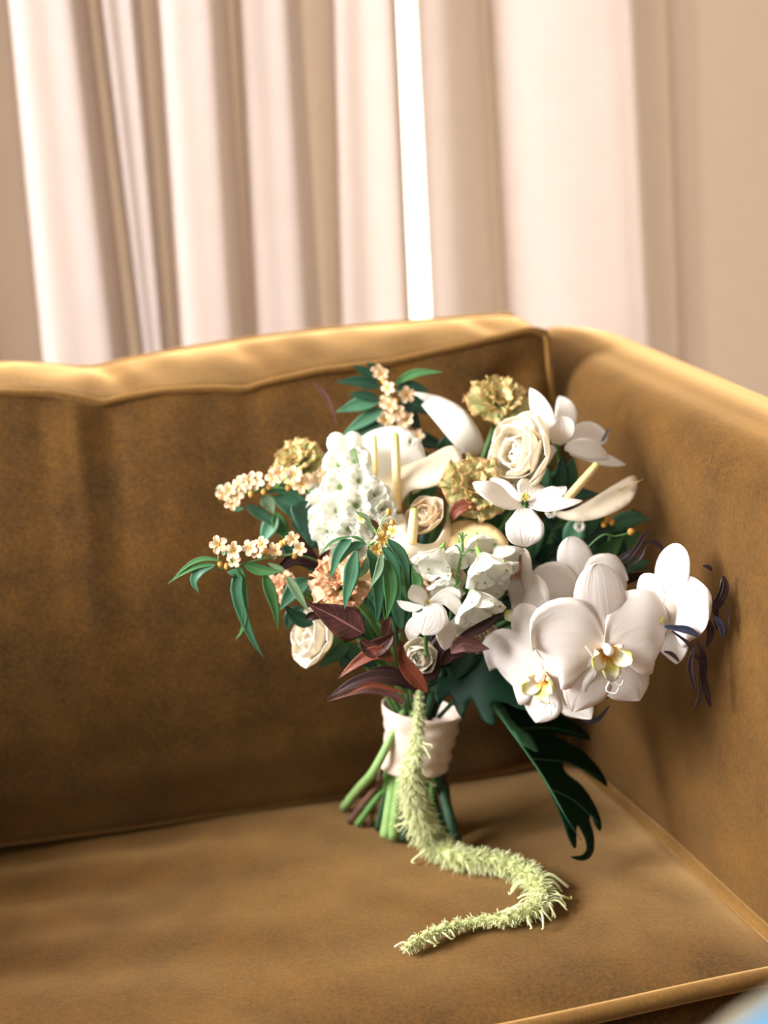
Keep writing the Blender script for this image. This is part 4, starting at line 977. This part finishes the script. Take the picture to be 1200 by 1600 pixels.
# ---- silk wrap, stems ---------------------------------------------------------------------
RD = .012                          # the binding's axis lies this far behind the reference
def ring(cx, cy, rx, slope):
    """ellipse round the handle: centre in the frame, half width in pixels; slope tilts it"""
    c = P(cx, cy, RD); r = px(rx, RD); out = []
    for j in range(40):
        q = 2 * math.pi * j / 40
        p = c + V((math.cos(q) * r, -math.sin(q) * r * .85, -math.cos(q) * slope * r)); out.append(p)
    return out
vs = []; fs = []; NR = 26
for i in range(NR + 1):
    t = i / NR
    cx = 659 + (645 - 659) * t + 4 * math.sin(t * 3); cy = 1106 + 92 * t
    rx = 63 - 9 * math.sin(math.pi * min(1, t * .62)) - 1 * t
    R = ring(cx, cy, rx, .22 - .10 * t); c = P(cx, cy, RD)
    for j, p in enumerate(R):
        q = 2 * math.pi * j / 40
        fold = .0011 * math.sin(t * 26 + 1.6 * math.sin(q * 2)) * (.5 + .5 * math.sin(q * 1.5 + 1)) + .0014 * noise.noise(V((math.cos(q) * 2.5, math.sin(q) * 2.5, t * 7)))
        dirn = (p - c); dirn.z = 0; dirn.normalize(); vs.append(p + dirn * fold)
for i in range(NR):
    for j in range(40): fs.append((i * 40 + j, (i + 1) * 40 + j, (i + 1) * 40 + (j + 1) % 40, i * 40 + (j + 1) % 40))
wrap = obj('ribbon_wrap', vs, fs, SILK, bq); wrap['label'] = 'champagne silk ribbon bound round the stems'
sd = wrap.modifiers.new('solid', 'SOLIDIFY'); sd.thickness = .0012
# overlapping turn of the ribbon with its free edge
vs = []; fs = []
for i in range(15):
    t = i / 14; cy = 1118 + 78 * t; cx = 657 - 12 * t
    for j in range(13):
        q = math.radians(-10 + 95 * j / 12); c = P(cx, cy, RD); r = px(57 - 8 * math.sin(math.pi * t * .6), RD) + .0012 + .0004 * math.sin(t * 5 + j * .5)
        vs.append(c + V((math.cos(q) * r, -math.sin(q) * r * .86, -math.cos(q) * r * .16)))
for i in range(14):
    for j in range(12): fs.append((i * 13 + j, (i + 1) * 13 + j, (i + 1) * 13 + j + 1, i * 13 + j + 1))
SILK2 = mat('tan_silk_shaded', (212, 176, 152), .4, .05, 14, spec=.5, bump=.2, bscale=60)  # tan silk, darkened in its colour for the shade on the handle's right
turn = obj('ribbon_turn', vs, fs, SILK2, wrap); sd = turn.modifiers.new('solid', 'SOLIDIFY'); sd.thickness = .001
for m_, e, tp, r in ((STEML, (537, 1264), (588, 1198), 8), (STEMB, (546, 1286), (614, 1196), 6), (STEMG, (558, 1291), (622, 1200), 5.5), (STEMG, (598, 1288), (608, 1200), 8), (STEML, (603, 1309), (620, 1200), 11), (STEML, (614, 1312), (628, 1200), 9), (STEMD, (632, 1314), (634, 1200), 8),
                     (STEMB, (578, 1292), (598, 1196), 4), (STEMG, (676, 1300), (674, 1200), 6), (STEMD, (714, 1318), (680, 1196), 9), (STEMD, (690, 1308), (668, 1200), 8), (STEMD, (660, 1318), (652, 1200), 8), (STEMB, (707, 1296), (694, 1196), 4), (STEMD, (646, 1300), (645, 1200), 8), (STEMD, (590, 1298), (612, 1200), 6),
                     (STEMD, (672, 1288), (660, 1198), 8), (STEMD, (620, 1290), (630, 1198), 8), (STEMD, (700, 1306), (684, 1198), 5)):
    dtop = RD + R_.uniform(-.012, .012) - (.012 if m_ in (STEML, STEMG) else 0)
    rr = px(r, 0); b = on_seat(e[0], e[1] - 2, rr * .5); a = P(tp[0], tp[1], dtop); up_ = P(tp[0] * .35 + 655 * .65, 1110, RD + (dtop - RD) * .5)
    tube('stem', bq, m_, [b, b.lerp(a, .5), a, up_], [rr, rr * .95, rr * .9, rr * .8], n=16, k=10)
    # pale cut face
    ax = (a - b).normalized()
# stems above the wrap, spreading to the flowers
for (x, y, d_, r, m_) in ((560, 1010, -.05, 4, STEMG), (590, 1000, -.06, 5, STEMG), (600, 1020, -.05, 4, STEML), (625, 990, -.03, 4, STEMG), (650, 960, -.02, 5, STEMD), (680, 980, -.01, 5, STEMD), (700, 1000, -.03, 4, STEMD), (730, 1010, -.02, 5, STEMD), (540, 1000, -.02, 4, STEMG), (610, 940, .0, 5, STEMD), (660, 900, .02, 5, STEMD), (720, 900, .02, 5, STEMD), (690, 1050, -.05, 8, STEMD), (760, 1060, -.05, 5, STEMD)):
    a = P(655 + (x - 650) * .28, 1120, RD - .005); tube('stem', bq, m_, [a, a.lerp(P(x, y, d_), .5) + V((0, -.004, .006)), P(x, y, d_)], px(r, 0) * .8, n=10, k=8)

# ---- hanging amaranth ----------------------------------------------------------------------
ap = [(656, 1078, -.03, 7), (655, 1100, -.045, 10), (654, 1130, -.052, 13), (651, 1165, -.056, 16), (644, 1205, -.06, 23), (645, 1240, -.058, 28), (658, 1280, -.05, 31)]
aw = [P(x, y, d_) for x, y, d_, _ in ap] + [on_seat(x, y, px(r_) * .62) for x, y, r_ in ((680, 1318, 32), (715, 1340, 29), (755, 1345, 27), (795, 1352, 27), (828, 1368, 26), (846, 1393, 24), (836, 1418, 20), (798, 1434, 17), (745, 1440, 15), (695, 1451, 15), (658, 1468, 14), (634, 1484, 11))]
ar = [px(q[3] * 1.16) for q in ap] + [px(k_ * 1.08) for k_ in (32, 29, 27, 27, 26, 24, 20, 17, 15, 15, 14, 11)]
NA = 150; asp = spline(aw, NA)
def arad(i):
    x = i / NA * (len(ar) - 1); a = min(int(x), len(ar) - 2); return ar[a] + (ar[a + 1] - ar[a]) * (x - a)
v, f, u = tube_geo(aw, [r_ * .42 for r_ in ar], n=NA, k=8)
am = obj('amaranth', v, f, AMARC, bq, u); am['label'] = 'pale green amaranth tassel trailing over the seat'
AR = random.Random(5); vs = []; fs = []
def filament(p, dirn, L_, r, droop):
    side = dirn.cross(V((AR.uniform(-1, 1), AR.uniform(-1, 1), AR.uniform(-1, 1)))).normalized(); o2 = dirn.cross(side)
    pts = []
    bend = AR.uniform(-.35, .35)
    for k_ in range(4):
        t = k_ / 3; q = p + dirn * (L_ * t) + side * (bend * L_ * t * t) + V((0, 0, -droop * t * t * L_))
        if q.z < SEAT + .0006: q.z = SEAT + .0006
        pts.append(q)
    b0 = len(vs)
    for k_, q in enumerate(pts):
        rr = r * (1 - .75 * (k_ / 3))
        for j in range(3):
            a = 2.094 * j; vs.append(q + side * (math.cos(a) * rr) + o2 * (math.sin(a) * rr))
    for k_ in range(3):
        for j in range(3): fs.append((b0 + k_ * 3 + j, b0 + k_ * 3 + (j + 1) % 3, b0 + k_ * 3 + 3 + (j + 1) % 3, b0 + k_ * 3 + 3 + j))
for n_ in range(12000):
    x = AR.random() * NA; i = min(int(x), NA - 1); fr_ = x - i
    R = arad(x)
    if AR.random() > R / px(30): continue
    c = asp[i].lerp(asp[i + 1], fr_); T = (asp[min(i + 2, NA)] - asp[max(i - 1, 0)]).normalized()
    a = AR.random() * 6.283; A = T.cross(G).normalized(); B = A.cross(T); rad = A * math.cos(a) + B * math.sin(a)
    # the tassel is made of little knots: filaments fan out from each
    kn = .75 + .25 * math.sin(x * 1.9 + 2 * math.sin(a * 2))
    p = c + rad * (R * .38 * kn)
    filament(p, (rad * 1.0 + T * AR.uniform(.0, .9) + V((AR.uniform(-.4, .4), AR.uniform(-.4, .4), AR.uniform(-.4, .4)))).normalized(), R * AR.uniform(.35, .85) * kn, .00075, .25)
for n_ in range(46):                # longer loose threads
    x = AR.uniform(.15, .99) * NA if n_ > 18 else AR.uniform(.62, .8) * NA
    i = min(int(x), NA - 1); R = arad(x); c = asp[i]; T = (asp[min(i + 2, NA)] - asp[max(i - 1, 0)]).normalized(); A = T.cross(G).normalized()
    s_ = 1 if AR.random() < .5 else -1
    p0_ = c + A * (s_ * R * .5); e = c + A * (s_ * R * AR.uniform(1.2, 1.9)) + T * R * AR.uniform(-.6, 1.2); e.z = max(SEAT + .002, e.z - R * AR.uniform(.3, .9))
    mid = p0_.lerp(e, .5) + G * (R * .3) + T * R * AR.uniform(-.4, .4)
    v, f, u = tube_geo([p0_, mid, e, e + T * R * AR.uniform(-.4, .4)], [.0011, .001, .0006], n=8, k=5)
    o2 = len(vs); vs += v; fs += [tuple(k_ + o2 for k_ in q) for q in f]
ta = obj('filaments', vs, fs, AMAR, am, [(.5, .5)] * len(vs)); ta['kind'] = 'stuff'
